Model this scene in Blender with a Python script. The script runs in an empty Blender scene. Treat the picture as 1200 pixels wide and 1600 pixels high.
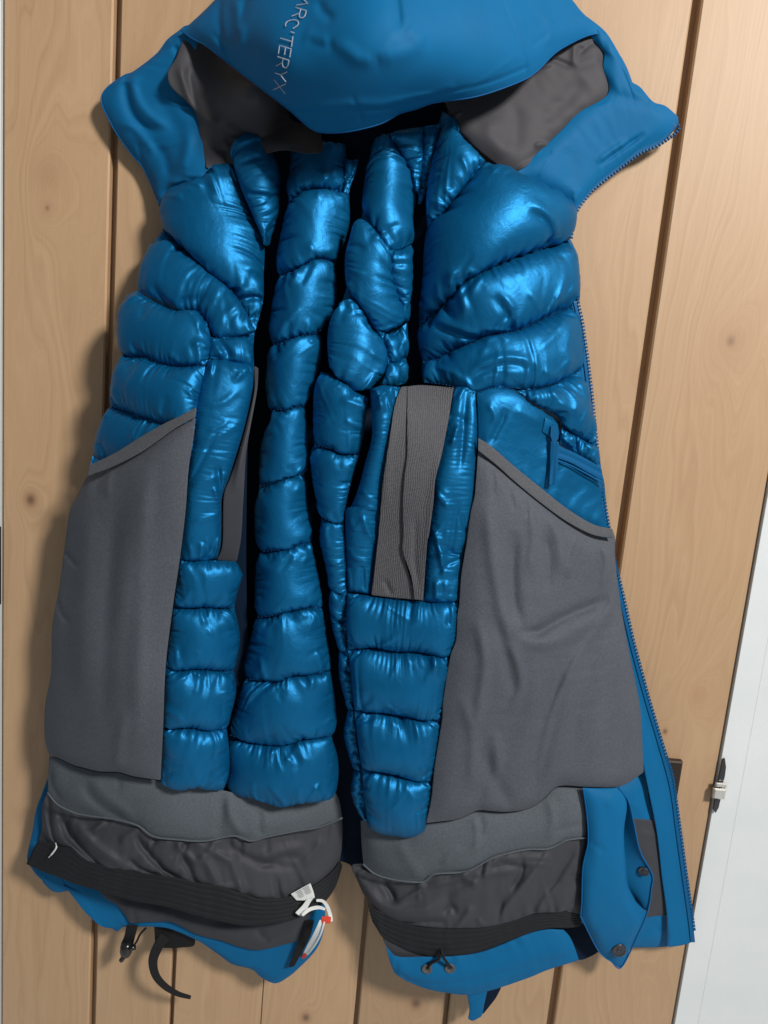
import bpy, math, random
import numpy as np
from mathutils import Matrix
random.seed(4)
rng = np.random.default_rng(11)
scn = bpy.context.scene
COL = scn.collection

# ------------------------------------------------------------------ camera
# the plank door is the plane y = 0; x right, z up, the camera stands at y < 0
FPX = 1200.0
CAM = np.array([0.0, -1.20, 1.50])
n_down = np.array([(-8 - 600) / FPX, (7640 - 800) / FPX, 1.0]); n_down /= np.linalg.norm(n_down)
zc = np.array([0, 0, 1.0])
w_fwd = zc - zc.dot(n_down) * n_down; w_fwd /= np.linalg.norm(w_fwd)
x_ax = np.cross(w_fwd, -n_down)
MW = np.array([x_ax, w_fwd, -n_down])            # camera axes (right, down, forward) -> world
cam = bpy.data.cameras.new('camera')
cam_o = bpy.data.objects.new('camera', cam); COL.objects.link(cam_o)
R3 = np.stack([MW @ [1, 0, 0], MW @ [0, -1, 0], MW @ [0, 0, -1]], 1)
cam_o.matrix_world = Matrix.Translation(CAM.tolist()) @ Matrix(R3.tolist()).to_4x4()
cam.sensor_fit = 'VERTICAL'; cam.sensor_height = 36.0; cam.lens = 36.0 * FPX / 1600.0
cam.clip_start = 0.05; cam.clip_end = 50
scn.camera = cam_o

def at(px, py, d):
    """point on the plane d metres in front of the door that is seen in the photograph at (px, py)"""
    px = np.asarray(px, float); py = np.asarray(py, float); d = np.asarray(d, float)
    v = np.stack([(px - 600) / FPX, (py - 800) / FPX, np.ones_like(px)], -1) @ MW.T
    t = (-d - CAM[1]) / v[..., 1]
    return CAM + v * t[..., None]

# ------------------------------------------------------------------ light: one ceiling lamp, a pale room around it
world = bpy.data.worlds.new('World'); scn.world = world; world.use_nodes = True
bg = world.node_tree.nodes['Background']
bg.inputs[0].default_value = (0.86, 0.93, 1.0, 1); bg.inputs[1].default_value = 0.18
lamp = bpy.data.lights.new('ceiling_lamp', 'AREA')
lamp.shape = 'DISK'; lamp.size = 0.55; lamp.energy = 147.0; lamp.color = (1.0, 0.96, 0.90)
lamp_o = bpy.data.objects.new('ceiling_lamp', lamp); COL.objects.link(lamp_o)
LP = np.array([1.75, -2.40, 3.20])
lamp_o.location = LP
tgt = at(600, 800, 0.05)
from mathutils import Vector
lamp_o.rotation_euler = (Vector(tgt.tolist()) - Vector(LP.tolist())).to_track_quat('-Z', 'Y').to_euler()
scn.view_settings.view_transform = 'Standard'; scn.view_settings.look = 'None'
scn.view_settings.exposure = 0.0; scn.view_settings.gamma = 1.0
try:
    scn.cycles.max_bounces = 6
except Exception:
    pass

# ------------------------------------------------------------------ materials
def new_mat(name):
    m = bpy.data.materials.new(name); m.use_nodes = True
    nt = m.node_tree
    return m, nt, nt.nodes['Principled BSDF']
def node(nt, t, **kw):
    n = nt.nodes.new(t)
    for k, v in kw.items(): setattr(n, k, v)
    return n
def ramp(nt, fac, stops):
    r = node(nt, 'ShaderNodeValToRGB')
    el = r.color_ramp.elements
    while len(el) > 1: el.remove(el[-1])
    for i, (p, c) in enumerate(stops):
        e = el[0] if i == 0 else el.new(p)
        e.position = p; e.color = (*c, 1)
    nt.links.new(fac, r.inputs[0]); return r.outputs[0]
def coords(nt, scale=(1, 1, 1)):
    tc = node(nt, 'ShaderNodeTexCoord'); mp = node(nt, 'ShaderNodeMapping')
    mp.inputs['Scale'].default_value = scale
    nt.links.new(tc.outputs['Object'], mp.inputs[0]); return mp.outputs[0]
def noise(nt, vec, scale, detail=4, rough=0.55, dist=0.0):
    n = node(nt, 'ShaderNodeTexNoise')
    n.inputs['Scale'].default_value = scale; n.inputs['Detail'].default_value = detail
    n.inputs['Roughness'].default_value = rough; n.inputs['Distortion'].default_value = dist
    if vec is not None: nt.links.new(vec, n.inputs['Vector'])
    return n.outputs['Fac']
def bump(nt, b, h, strength, dist):
    n = node(nt, 'ShaderNodeBump'); n.inputs['Strength'].default_value = strength; n.inputs['Distance'].default_value = dist
    nt.links.new(h, n.inputs['Height']); nt.links.new(n.outputs[0], b.inputs['Normal']); return n
def mth(nt, op, a, b=None, c=None):
    n = node(nt, 'ShaderNodeMath', operation=op)
    for i, v in enumerate((a, b, c)):
        if v is None: continue
        if isinstance(v, (int, float)): n.inputs[i].default_value = v
        else: nt.links.new(v, n.inputs[i])
    return n.outputs[0]

def fabric(name, col, rough, var=0.12, metallic=0.0, spec=0.15, sheen=0.0, b_scale=700, b_str=0.25, b_dist=0.0004, crinkle=0.0, aniso=0.0, weave=0.0, rib_mm=1.6):
    m, nt, b = new_mat(name)
    v = coords(nt)
    f = noise(nt, v, 14, 5)
    lo = tuple(c * (1 - var) for c in col); hi = tuple(min(1, c * (1 + var)) for c in col)
    c1 = ramp(nt, f, [(0.3, lo), (0.7, hi)])
    nt.links.new(c1, b.inputs['Base Color'])
    b.inputs['Roughness'].default_value = rough; b.inputs['Metallic'].default_value = metallic
    b.inputs['Specular IOR Level'].default_value = spec
    if sheen:
        b.inputs['Sheen Weight'].default_value = sheen; b.inputs['Sheen Roughness'].default_value = 0.4
        b.inputs['Sheen Tint'].default_value = (*[min(1, c * 3) for c in col], 1)
    h = noise(nt, v, b_scale, 2, 0.7)
    if crinkle:
        h2 = noise(nt, v, 55, 4, 0.6, 0.6)
        h = mth(nt, 'ADD', h, mth(nt, 'MULTIPLY', h2, crinkle))
    bump(nt, b, h, b_str, b_dist)
    if weave:                                           # knitted ribs with a fine grain
        sp_ = node(nt, 'ShaderNodeSeparateXYZ'); nt.links.new(v, sp_.inputs[0])
        wob = noise(nt, v, 25, 2)
        a1 = mth(nt, 'SINE', mth(nt, 'MULTIPLY', mth(nt, 'ADD', sp_.outputs[0], mth(nt, 'MULTIPLY', wob, 0.012)), 6.283 / (rib_mm * 0.001)))
        a2 = mth(nt, 'SINE', mth(nt, 'MULTIPLY', sp_.outputs[2], 6.283 / 0.0019))
        gr = noise(nt, v, 330, 3, 0.8)
        hh = mth(nt, 'ADD', mth(nt, 'MULTIPLY', a1, 0.35), mth(nt, 'ADD', mth(nt, 'MULTIPLY', a2, 0.2), mth(nt, 'MULTIPLY', gr, 1.6)))
        bump(nt, b, hh, weave, 0.0009)
        mx = node(nt, 'ShaderNodeMix', data_type='RGBA', blend_type='MULTIPLY'); mx.inputs['Factor'].default_value = 1.0
        nt.links.new(c1, mx.inputs[6])
        nt.links.new(ramp(nt, mth(nt, 'ADD', mth(nt, 'MULTIPLY', gr, 0.75), mth(nt, 'MULTIPLY', a1, 0.06)), [(0.2, (0.74, 0.75, 0.80)), (0.58, (1.24, 1.21, 1.16))]), mx.inputs[7])
        nt.links.new(mx.outputs[2], b.inputs['Base Color'])
    if aniso:
        b.inputs['Anisotropic'].default_value = aniso
    return m

M = {}
M['lining'] = fabric('shiny_blue_nylon', (0.003, 0.119, 0.288), 0.44, 0.07, metallic=0.56, spec=0.2, b_scale=900, b_str=0.4, b_dist=0.0005, crinkle=5.0)
M['shell'] = fabric('matte_blue_shell', (0.002, 0.112, 0.275), 0.65, 0.05, spec=0.15, b_str=0.3, b_dist=0.0004)
M['shell_edge'] = fabric('blue_binding', (0.003, 0.10, 0.28), 0.5, 0.05)
M['thread'] = fabric('dark_blue_thread', (0.003, 0.03, 0.10), 0.6, 0.1)
M['zip'] = fabric('blue_zip_plastic', (0.003, 0.085, 0.22), 0.45, 0.05)
M['grey'] = fabric('grey_tricot', (0.080, 0.090, 0.108), 0.62, 0.05, spec=0.15, sheen=0.15, weave=0.32)
M['grey_hem'] = fabric('grey_hem', (0.090, 0.095, 0.107), 0.7, 0.05, spec=0.15, weave=0.32)
M['rib'] = fabric('ribbed_tricot', (0.090, 0.091, 0.100), 0.65, 0.05, spec=0.15, weave=0.7, rib_mm=3.0)
M['band'] = fabric('grey_band', (0.090, 0.106, 0.124), 0.7, 0.06, spec=0.15, weave=0.25)
M['skirt'] = fabric('charcoal_skirt', (0.046, 0.048, 0.058), 0.6, 0.06, spec=0.2)
M['collar_grey'] = fabric('charcoal_collar_lining', (0.048, 0.047, 0.054), 0.6, 0.06, spec=0.2)
M['elastic'] = fabric('black_elastic', (0.018, 0.019, 0.022), 0.75, 0.1, b_scale=420, b_str=0.6, b_dist=0.0008)
M['grommet'] = fabric('grey_grommet', (0.075, 0.077, 0.082), 0.5, 0.05, spec=0.4, b_str=0.05)
M['black'] = fabric('black_webbing', (0.012, 0.012, 0.014), 0.6, 0.1)
M['shell_shade'] = fabric('shaded_shell_inside', (0.002, 0.010, 0.028), 0.8, 0.05)  # shell blue darkened to near black, shade of the gaps painted in
M['label'] = fabric('white_label', (0.72, 0.74, 0.74), 0.6, 0.03)
M['print'] = fabric('grey_print', (0.22, 0.22, 0.23), 0.7, 0.03)
M['red'] = fabric('red_label', (0.62, 0.06, 0.03), 0.6, 0.04)
M['logo'] = fabric('silver_print', (0.30, 0.34, 0.42), 0.45, 0.06)
m, nt, b = new_mat('black_plastic'); b.inputs['Base Color'].default_value = (0.012, 0.012, 0.014, 1); b.inputs['Roughness'].default_value = 0.25; M['plastic'] = m
m, nt, b = new_mat('gunmetal'); b.inputs['Base Color'].default_value = (0.07, 0.07, 0.078, 1); b.inputs['Metallic'].default_value = 0.8; b.inputs['Roughness'].default_value = 0.34; M['snap'] = m
m, nt, b = new_mat('bright_steel'); b.inputs['Base Color'].default_value = (0.7, 0.68, 0.64, 1); b.inputs['Metallic'].default_value = 1.0; b.inputs['Roughness'].default_value = 0.22; M['steel'] = m
m, nt, b = new_mat('dark_bronze'); b.inputs['Base Color'].default_value = (0.035, 0.026, 0.022, 1); b.inputs['Metallic'].default_value = 0.5; b.inputs['Roughness'].default_value = 0.45; M['bronze'] = m
m, nt, b = new_mat('white_paint')
v = coords(nt); f = noise(nt, v, 9, 5); f2 = noise(nt, v, 160, 3)
nt.links.new(ramp(nt, f, [(0.3, (0.62, 0.66, 0.68)), (0.7, (0.67, 0.70, 0.715))]), b.inputs['Base Color'])
b.inputs['Roughness'].default_value = 0.45; bump(nt, b, f2, 0.25, 0.0008); M['paint'] = m

# planks: grain that runs up the board and bends round the knots
KNOTS = [(75, 272, 20, 0.9, 0), (74, 325, 11, 1, 1), (48, 781, 11, 1, 2), (1142, 533, 24, 0.8, 1), (1092, 1086, 15, 0.8, 0), (650, 1568, 12, 1, 2), (478, 1590, 9, 1, 2), (1039, 1143, 5, 1, 2)]
m, nt, b = new_mat('knotty_wood')
tc = node(nt, 'ShaderNodeTexCoord'); sx = node(nt, 'ShaderNodeSeparateXYZ'); nt.links.new(tc.outputs['Object'], sx.inputs[0])
X, Z = sx.outputs[0], sx.outputs[2]
oi = node(nt, 'ShaderNodeObjectInfo')
rnd = oi.outputs['Random']
cmb = node(nt, 'ShaderNodeCombineXYZ')
nt.links.new(mth(nt, 'MULTIPLY', X, 5.0), cmb.inputs[0]); nt.links.new(mth(nt, 'MULTIPLY', rnd, 40.0), cmb.inputs[1]); nt.links.new(mth(nt, 'MULTIPLY', Z, 0.9), cmb.inputs[2])
warp = noise(nt, cmb.outputs[0], 1.6, 3, 0.5)
g = mth(nt, 'ADD', mth(nt, 'MULTIPLY', X, 9.0), mth(nt, 'MULTIPLY', warp, 2.6))
g = mth(nt, 'ADD', g, mth(nt, 'MULTIPLY', rnd, 50.0))
halo = None; core = None
for (kx, ky, kr, ks, kind) in KNOTS:
    kp = at(kx, ky, 0.0); r = kr * 0.001
    dx = mth(nt, 'DIVIDE', mth(nt, 'SUBTRACT', X, float(kp[0])), r); dz = mth(nt, 'DIVIDE', mth(nt, 'SUBTRACT', Z, float(kp[2])), r * 1.25)
    rr = mth(nt, 'SQRT', mth(nt, 'ADD', mth(nt, 'MULTIPLY', dx, dx), mth(nt, 'MULTIPLY', dz, dz)))
    ex = mth(nt, 'EXPONENT', mth(nt, 'MULTIPLY', rr, -0.75))
    g = mth(nt, 'ADD', g, mth(nt, 'MULTIPLY', ex, 1.6 * ks))
    hx = mth(nt, 'MULTIPLY', mth(nt, 'EXPONENT', mth(nt, 'MULTIPLY', mth(nt, 'MULTIPLY', rr, rr), -0.8)), 0.30 if kind < 2 else 0.75)
    halo = hx if halo is None else mth(nt, 'MAXIMUM', halo, hx)
    if kind != 0:
        cx = mth(nt, 'MULTIPLY', mth(nt, 'EXPONENT', mth(nt, 'MULTIPLY', mth(nt, 'MULTIPLY', rr, rr), -14.0 if kind == 1 else -2.5)), 0.5 if kind == 1 else 0.75)
        core = cx if core is None else mth(nt, 'MAXIMUM', core, cx)
n1 = node(nt, 'ShaderNodeTexNoise', noise_dimensions='1D'); n1.inputs['Scale'].default_value = 9.0; n1.inputs['Detail'].default_value = 5; n1.inputs['Roughness'].default_value = 0.65
nt.links.new(g, n1.inputs['W'])
cm2 = node(nt, 'ShaderNodeCombineXYZ')
nt.links.new(mth(nt, 'MULTIPLY', X, 420.0), cm2.inputs[0]); nt.links.new(mth(nt, 'MULTIPLY', Z, 14.0), cm2.inputs[2]); nt.links.new(mth(nt, 'MULTIPLY', rnd, 9.0), cm2.inputs[1])
fib = noise(nt, cm2.outputs[0], 1.0, 3, 0.6)
big = noise(nt, coords(nt, (5, 1, 1.6)), 1.3, 3)
fac = mth(nt, 'ADD', mth(nt, 'MULTIPLY', n1.outputs['Fac'], 0.55), mth(nt, 'ADD', mth(nt, 'MULTIPLY', fib, 0.27), mth(nt, 'MULTIPLY', big, 0.25)))
wc = ramp(nt, fac, [(0.25, (0.335, 0.204, 0.118)), (0.42, (0.410, 0.260, 0.147)), (0.55, (0.440, 0.285, 0.164)), (0.75, (0.480, 0.319, 0.190))])
def mixc(fac_, a, col):
    mx = node(nt, 'ShaderNodeMix', data_type='RGBA'); nt.links.new(fac_, mx.inputs['Factor']); nt.links.new(a, mx.inputs[6])
    if isinstance(col, tuple): mx.inputs[7].default_value = (*col, 1)
    else: nt.links.new(col, mx.inputs[7])
    return mx.outputs[2]
hsv = node(nt, 'ShaderNodeHueSaturation'); hsv.inputs['Saturation'].default_value = 1.0
nt.links.new(mth(nt, 'ADD', mth(nt, 'MULTIPLY', rnd, 0.24), 0.88), hsv.inputs['Value']); nt.links.new(wc, hsv.inputs['Color'])
wc = mixc(halo, hsv.outputs[0], (0.33, 0.18, 0.095))
wc = mixc(core, wc, (0.10, 0.055, 0.035))
nt.links.new(wc, b.inputs['Base Color']); b.inputs['Roughness'].default_value = 0.5
bump(nt, b, fib, 0.15, 0.0006)
M['wood'] = m

# ------------------------------------------------------------------ object helpers
def hang(o, parent):
    """parent a part whose mesh is in world coordinates"""
    o.parent = parent
    if parent.name.startswith('down_parka'): o.matrix_parent_inverse = Matrix.Translation(parent.location).inverted()
def mesh_obj(name, verts, faces, mat, parent=None, smooth=True):
    me = bpy.data.meshes.new(name)
    me.from_pydata([tuple(map(float, v)) for v in verts], [], [tuple(f) for f in faces])
    me.materials.append(mat)
    if smooth: me.polygons.foreach_set('use_smooth', [True] * len(me.polygons))
    me.update()
    o = bpy.data.objects.new(name, me); COL.objects.link(o)
    if parent is not None: hang(o, parent)
    return o
def grid_obj(name, P, mat, parent, subsurf=1, solid=0.0, closed_v=False):
    nv, nu = P.shape[:2]
    me = bpy.data.meshes.new(name)
    idx = np.arange(nv * nu).reshape(nv, nu)
    f = np.stack([idx[:-1, :-1], idx[1:, :-1], idx[1:, 1:], idx[:-1, 1:]], -1).reshape(-1, 4)
    me.vertices.add(nv * nu); me.vertices.foreach_set('co', np.ascontiguousarray(P, dtype=np.float32).ravel())
    me.loops.add(f.size); me.loops.foreach_set('vertex_index', f.ravel().astype(np.int32))
    me.polygons.add(len(f)); me.polygons.foreach_set('loop_start', (np.arange(len(f)) * 4).astype(np.int32))
    me.polygons.foreach_set('use_smooth', np.ones(len(f), bool))
    me.update(calc_edges=True); me.validate()
    me.materials.append(mat)
    o = bpy.data.objects.new(name, me); COL.objects.link(o)
    hang(o, parent)
    if solid:
        s = o.modifiers.new('thickness', 'SOLIDIFY'); s.thickness = solid; s.offset = -1
    if subsurf:
        s = o.modifiers.new('smooth', 'SUBSURF'); s.levels = subsurf; s.render_levels = subsurf
    return o
def thing(name, label, cat, loc=(0, 0, 0)):
    o = bpy.data.objects.new(name, None); COL.objects.link(o); o.location = loc
    o['label'] = label; o['category'] = cat
    return o
def tag(o, label, cat):
    o['label'] = label; o['category'] = cat; return o
def box(x0, x1, y0, y1, z0, z1, bev=0.0):
    """a box whose four front (low y) edges are bevelled by bev"""
    b_ = bev
    v = [(x0, y1, z0), (x1, y1, z0), (x1, y1, z1), (x0, y1, z1),
         (x0, y0 + b_, z0), (x1, y0 + b_, z0), (x1, y0 + b_, z1), (x0, y0 + b_, z1)]
    f = [(0, 1, 2, 3), (0, 4, 5, 1), (1, 5, 6, 2), (2, 6, 7, 3), (3, 7, 4, 0)]
    if b_:
        v += [(x0 + b_, y0, z0 + b_), (x1 - b_, y0, z0 + b_), (x1 - b_, y0, z1 - b_), (x0 + b_, y0, z1 - b_)]
        f += [(4, 8, 9, 5), (5, 9, 10, 6), (6, 10, 11, 7), (7, 11, 8, 4), (8, 11, 10, 9)]
    else:
        f += [(4, 7, 6, 5)]
    return v, f

# ------------------------------------------------------------------ curves and cloth patches
def pts(s):
    if isinstance(s, str):
        return np.array([[float(a) for a in t.split(',')] for t in s.split()])
    return np.asarray(s, float)
def smooth_line(p, n, dense=14):
    """Catmull-Rom through the points, resampled evenly to n points"""
    p = np.asarray(p, float)
    if len(p) == 2: q = p
    else:
        e = np.vstack([2 * p[0] - p[1], p, 2 * p[-1] - p[-2]])
        t = np.linspace(0, 1, dense, endpoint=False)[:, None]
        q = []
        for i in range(1, len(e) - 2):
            a, b_, c, d = e[i - 1], e[i], e[i + 1], e[i + 2]
            q.append(0.5 * (2 * b_ + (c - a) * t + (2 * a - 5 * b_ + 4 * c - d) * t ** 2 + (3 * b_ - a - 3 * c + d) * t ** 3))
        q = np.vstack(q + [p[-1:]])
    L = np.r_[0, np.cumsum(np.linalg.norm(np.diff(q, axis=0), axis=1))]
    s = np.linspace(0, L[-1], n)
    return np.stack([np.interp(s, L, q[:, k]) for k in range(q.shape[1])], 1)
def length(p): return np.linalg.norm(np.diff(p, axis=0), axis=1).sum()

class Field:
    """smooth depth in front of the door over the photograph, through control points"""
    def __init__(self, s):
        a = pts(s); self.c = a[:, :2] / 1000; self.n = len(a)
        K = self.phi(self.c[:, None] - self.c[None]) + 0.002 * np.eye(self.n)
        A = np.zeros((self.n + 3, self.n + 3)); Q = np.c_[np.ones(self.n), self.c]
        A[:self.n, :self.n] = K; A[:self.n, self.n:] = Q; A[self.n:, :self.n] = Q.T
        self.w = np.linalg.solve(A, np.r_[a[:, 2] / 1000, 0, 0, 0])
    @staticmethod
    def phi(d): return np.sqrt((d * d).sum(-1) + 0.0036)
    def __call__(self, p):
        q = np.asarray(p) / 1000; sh = q.shape[:-1]; q = q.reshape(-1, 2)
        K = self.phi(q[:, None] - self.c[None])
        return (K @ self.w[:self.n] + np.c_[np.ones(len(q)), q] @ self.w[self.n:]).reshape(sh)

def solve(A, B, rest, wa, wb, k):
    d = B - A
    l = np.sqrt((d * d).sum(-1)) + 1e-9
    c = (k * (l - rest) / (l * (wa + wb + 1e-9)))[..., None] * d
    A += wa[..., None] * c; B -= wb[..., None] * c

def inflate(P0, exu, exv, press, steps, seed, floor, gravity=0.0, bend=0.25, noise_mm=0.8, gather=0.0, inner=5):
    """a panel of cloth, sewn down all round with slack in it, blown out by its filling"""
    r = np.random.default_rng(seed)
    nv, nu = P0.shape[:2]
    hu = np.linalg.norm(P0[:, 1:] - P0[:, :-1], axis=-1) * (1 + exu)
    hv = np.linalg.norm(P0[1:] - P0[:-1], axis=-1) * (1 + exv)
    if gather:                                          # more cloth than seam: it puckers beside the stitching
        sc = 0.017
        Lv_ = np.linalg.norm(P0[-1] - P0[0], axis=-1).mean(); Lu_ = np.linalg.norm(P0[:, -1] - P0[:, 0], axis=-1).mean()
        vv_ = np.linspace(0, Lv_, nv)[:, None]; uu_ = np.linspace(0, Lu_, nu)[None]
        ru = r.uniform(0.3, 1.7, (1, 9)); rv = r.uniform(0.3, 1.7, (9, 1))
        ru = np.interp(np.linspace(0, 8, nu - 1), np.arange(9), ru[0])[None]; rv = np.interp(np.linspace(0, 8, nv - 1), np.arange(9), rv[:, 0])[:, None]
        hu = hu * (1 + gather * ru * (np.exp(-vv_ / sc) + 0.8 * np.exp(-(Lv_ - vv_) / sc)))
        hv = hv * (1 + 0.7 * gather * rv * (np.exp(-uu_ / sc) + np.exp(-(Lu_ - uu_) / sc)))
    def diag(h1, h2, P1): return P1
    su = (1 + exu); sv = (1 + exv); sm = 0.5 * (su + sv)
    d1 = np.linalg.norm(P0[1:, 1:] - P0[:-1, :-1], axis=-1) * sm
    d2 = np.linalg.norm(P0[1:, :-1] - P0[:-1, 1:], axis=-1) * sm
    bu = hu[:, 1:] + hu[:, :-1]; bv = hv[1:] + hv[:-1]
    w = np.ones((nv, nu)); w[0] = w[-1] = 0; w[:, 0] = w[:, -1] = 0
    P = P0.copy()
    u = np.linspace(0, 1, nu)[None]; v = np.linspace(0, 1, nv)[:, None]
    puff = (np.clip(4 * u * (1 - u), 0, 1) * np.clip(4 * v * (1 - v), 0, 1)) ** 0.6
    P[..., 1] -= puff * min(0.008, press * 8)
    nz = r.standard_normal((nv, nu))
    nz = nz + np.roll(nz, 1, 0) + np.roll(nz, 1, 1)
    P[..., 1] += w * nz * noise_mm * 0.001 * 0.5
    old = P.copy()
    tight = max(14, steps // 2)
    for s in range(steps + tight):
        if s == steps: press = press * 0.35; inner = 12; bend = bend * 0.6
        vel = (P - old) * 0.88; old = P.copy()
        tu = np.zeros_like(P); tv = np.zeros_like(P)
        tu[:, 1:-1] = P[:, 2:] - P[:, :-2]; tv[1:-1] = P[2:] - P[:-2]
        n = np.cross(tu, tv); ln = np.linalg.norm(n, axis=-1, keepdims=True) + 1e-12
        n = n / ln
        n = np.where(n[..., 1:2] > 0, -n, n)
        P += w[..., None] * (vel + n * press)
        P[..., 2] -= w * gravity
        for it in range(inner):
            for o in (0, 1):
                A = P[:, o:-1:2]; B = P[:, o + 1::2]; solve(A, B, hu[:, o::2], w[:, o:-1:2], w[:, o + 1::2], 1.0)
                A = P[o:-1:2]; B = P[o + 1::2]; solve(A, B, hv[o::2], w[o:-1:2], w[o + 1::2], 1.0)
            if it % 2 == 0:
                for o in (0, 1):
                    A = P[o:-1:2, :-1]; B = P[o + 1::2, 1:]; solve(A, B, d1[o::2], w[o:-1:2, :-1], w[o + 1::2, 1:], 0.35)
                    A = P[o:-1:2, 1:]; B = P[o + 1::2, :-1]; solve(A, B, d2[o::2], w[o:-1:2, 1:], w[o + 1::2, :-1], 0.35)
            if it == inner - 1 and bend:
                for o in range(4):
                    n_ = bu[:, o::4].shape[1]
                    if n_ > 0:
                        A = P[:, o:o + 4 * n_:4][:, :n_]; B = P[:, o + 2::4][:, :n_]
                        solve(A, B, bu[:, o::4], w[:, o::4][:, :n_], w[:, o + 2::4][:, :n_], bend)
                    n_ = bv[o::4].shape[0]
                    if n_ > 0:
                        A = P[o::4][:n_]; B = P[o + 2::4][:n_]
                        solve(A, B, bv[o::4], w[o::4][:n_], w[o + 2::4][:n_], bend)
        P[..., 1] = np.minimum(P[..., 1], -floor)
    return P
def relax(P, k=0.5, n=1):
    for _ in range(n):
        Q = P.copy()
        Q[1:-1, 1:-1] = (1 - k) * P[1:-1, 1:-1] + k * 0.25 * (P[:-2, 1:-1] + P[2:, 1:-1] + P[1:-1, :-2] + P[1:-1, 2:])
        P = Q
    return P
def poly_dist(q, line):
    """distance of the pixels q to a polyline and the place along it (0..1)"""
    L = np.r_[0, np.cumsum(np.linalg.norm(np.diff(line, axis=0), axis=1))]
    best = np.full(q.shape[:-1], 1e9); t = np.zeros(q.shape[:-1]); side = np.zeros(q.shape[:-1])
    for i in range(len(line) - 1):
        a, d = line[i], line[i + 1] - line[i]
        s = np.clip(((q - a) @ d) / (d @ d + 1e-9), 0, 1)
        e = q - (a + s[..., None] * d)
        r = np.linalg.norm(e, axis=-1); m_ = r < best
        best = np.where(m_, r, best); t = np.where(m_, (L[i] + s * (L[i + 1] - L[i])) / L[-1], t)
        side = np.where(m_, np.sign(d[0] * e[..., 1] - d[1] * e[..., 0]), side)
    return best, t, side
def fold_height(q, folds):
    h = np.zeros(q.shape[:-1])
    for f in folds:
        line = smooth_line(pts(f[0]), 24); amp, wd = f[1] * 0.001, f[2]
        skew = f[3] if len(f) > 3 else 0.0
        r, t, s = poly_dist(q, line)
        ww = wd * np.where(s > 0, 1 + skew, 1 - skew)
        tap = np.clip(np.sin(np.pi * np.clip(t, 0, 1)) * 1.6, 0, 1) if not (len(f) > 4 and f[4]) else 1.0
        h += amp * np.exp(-(r / ww) ** 2) * tap
    return h

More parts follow.
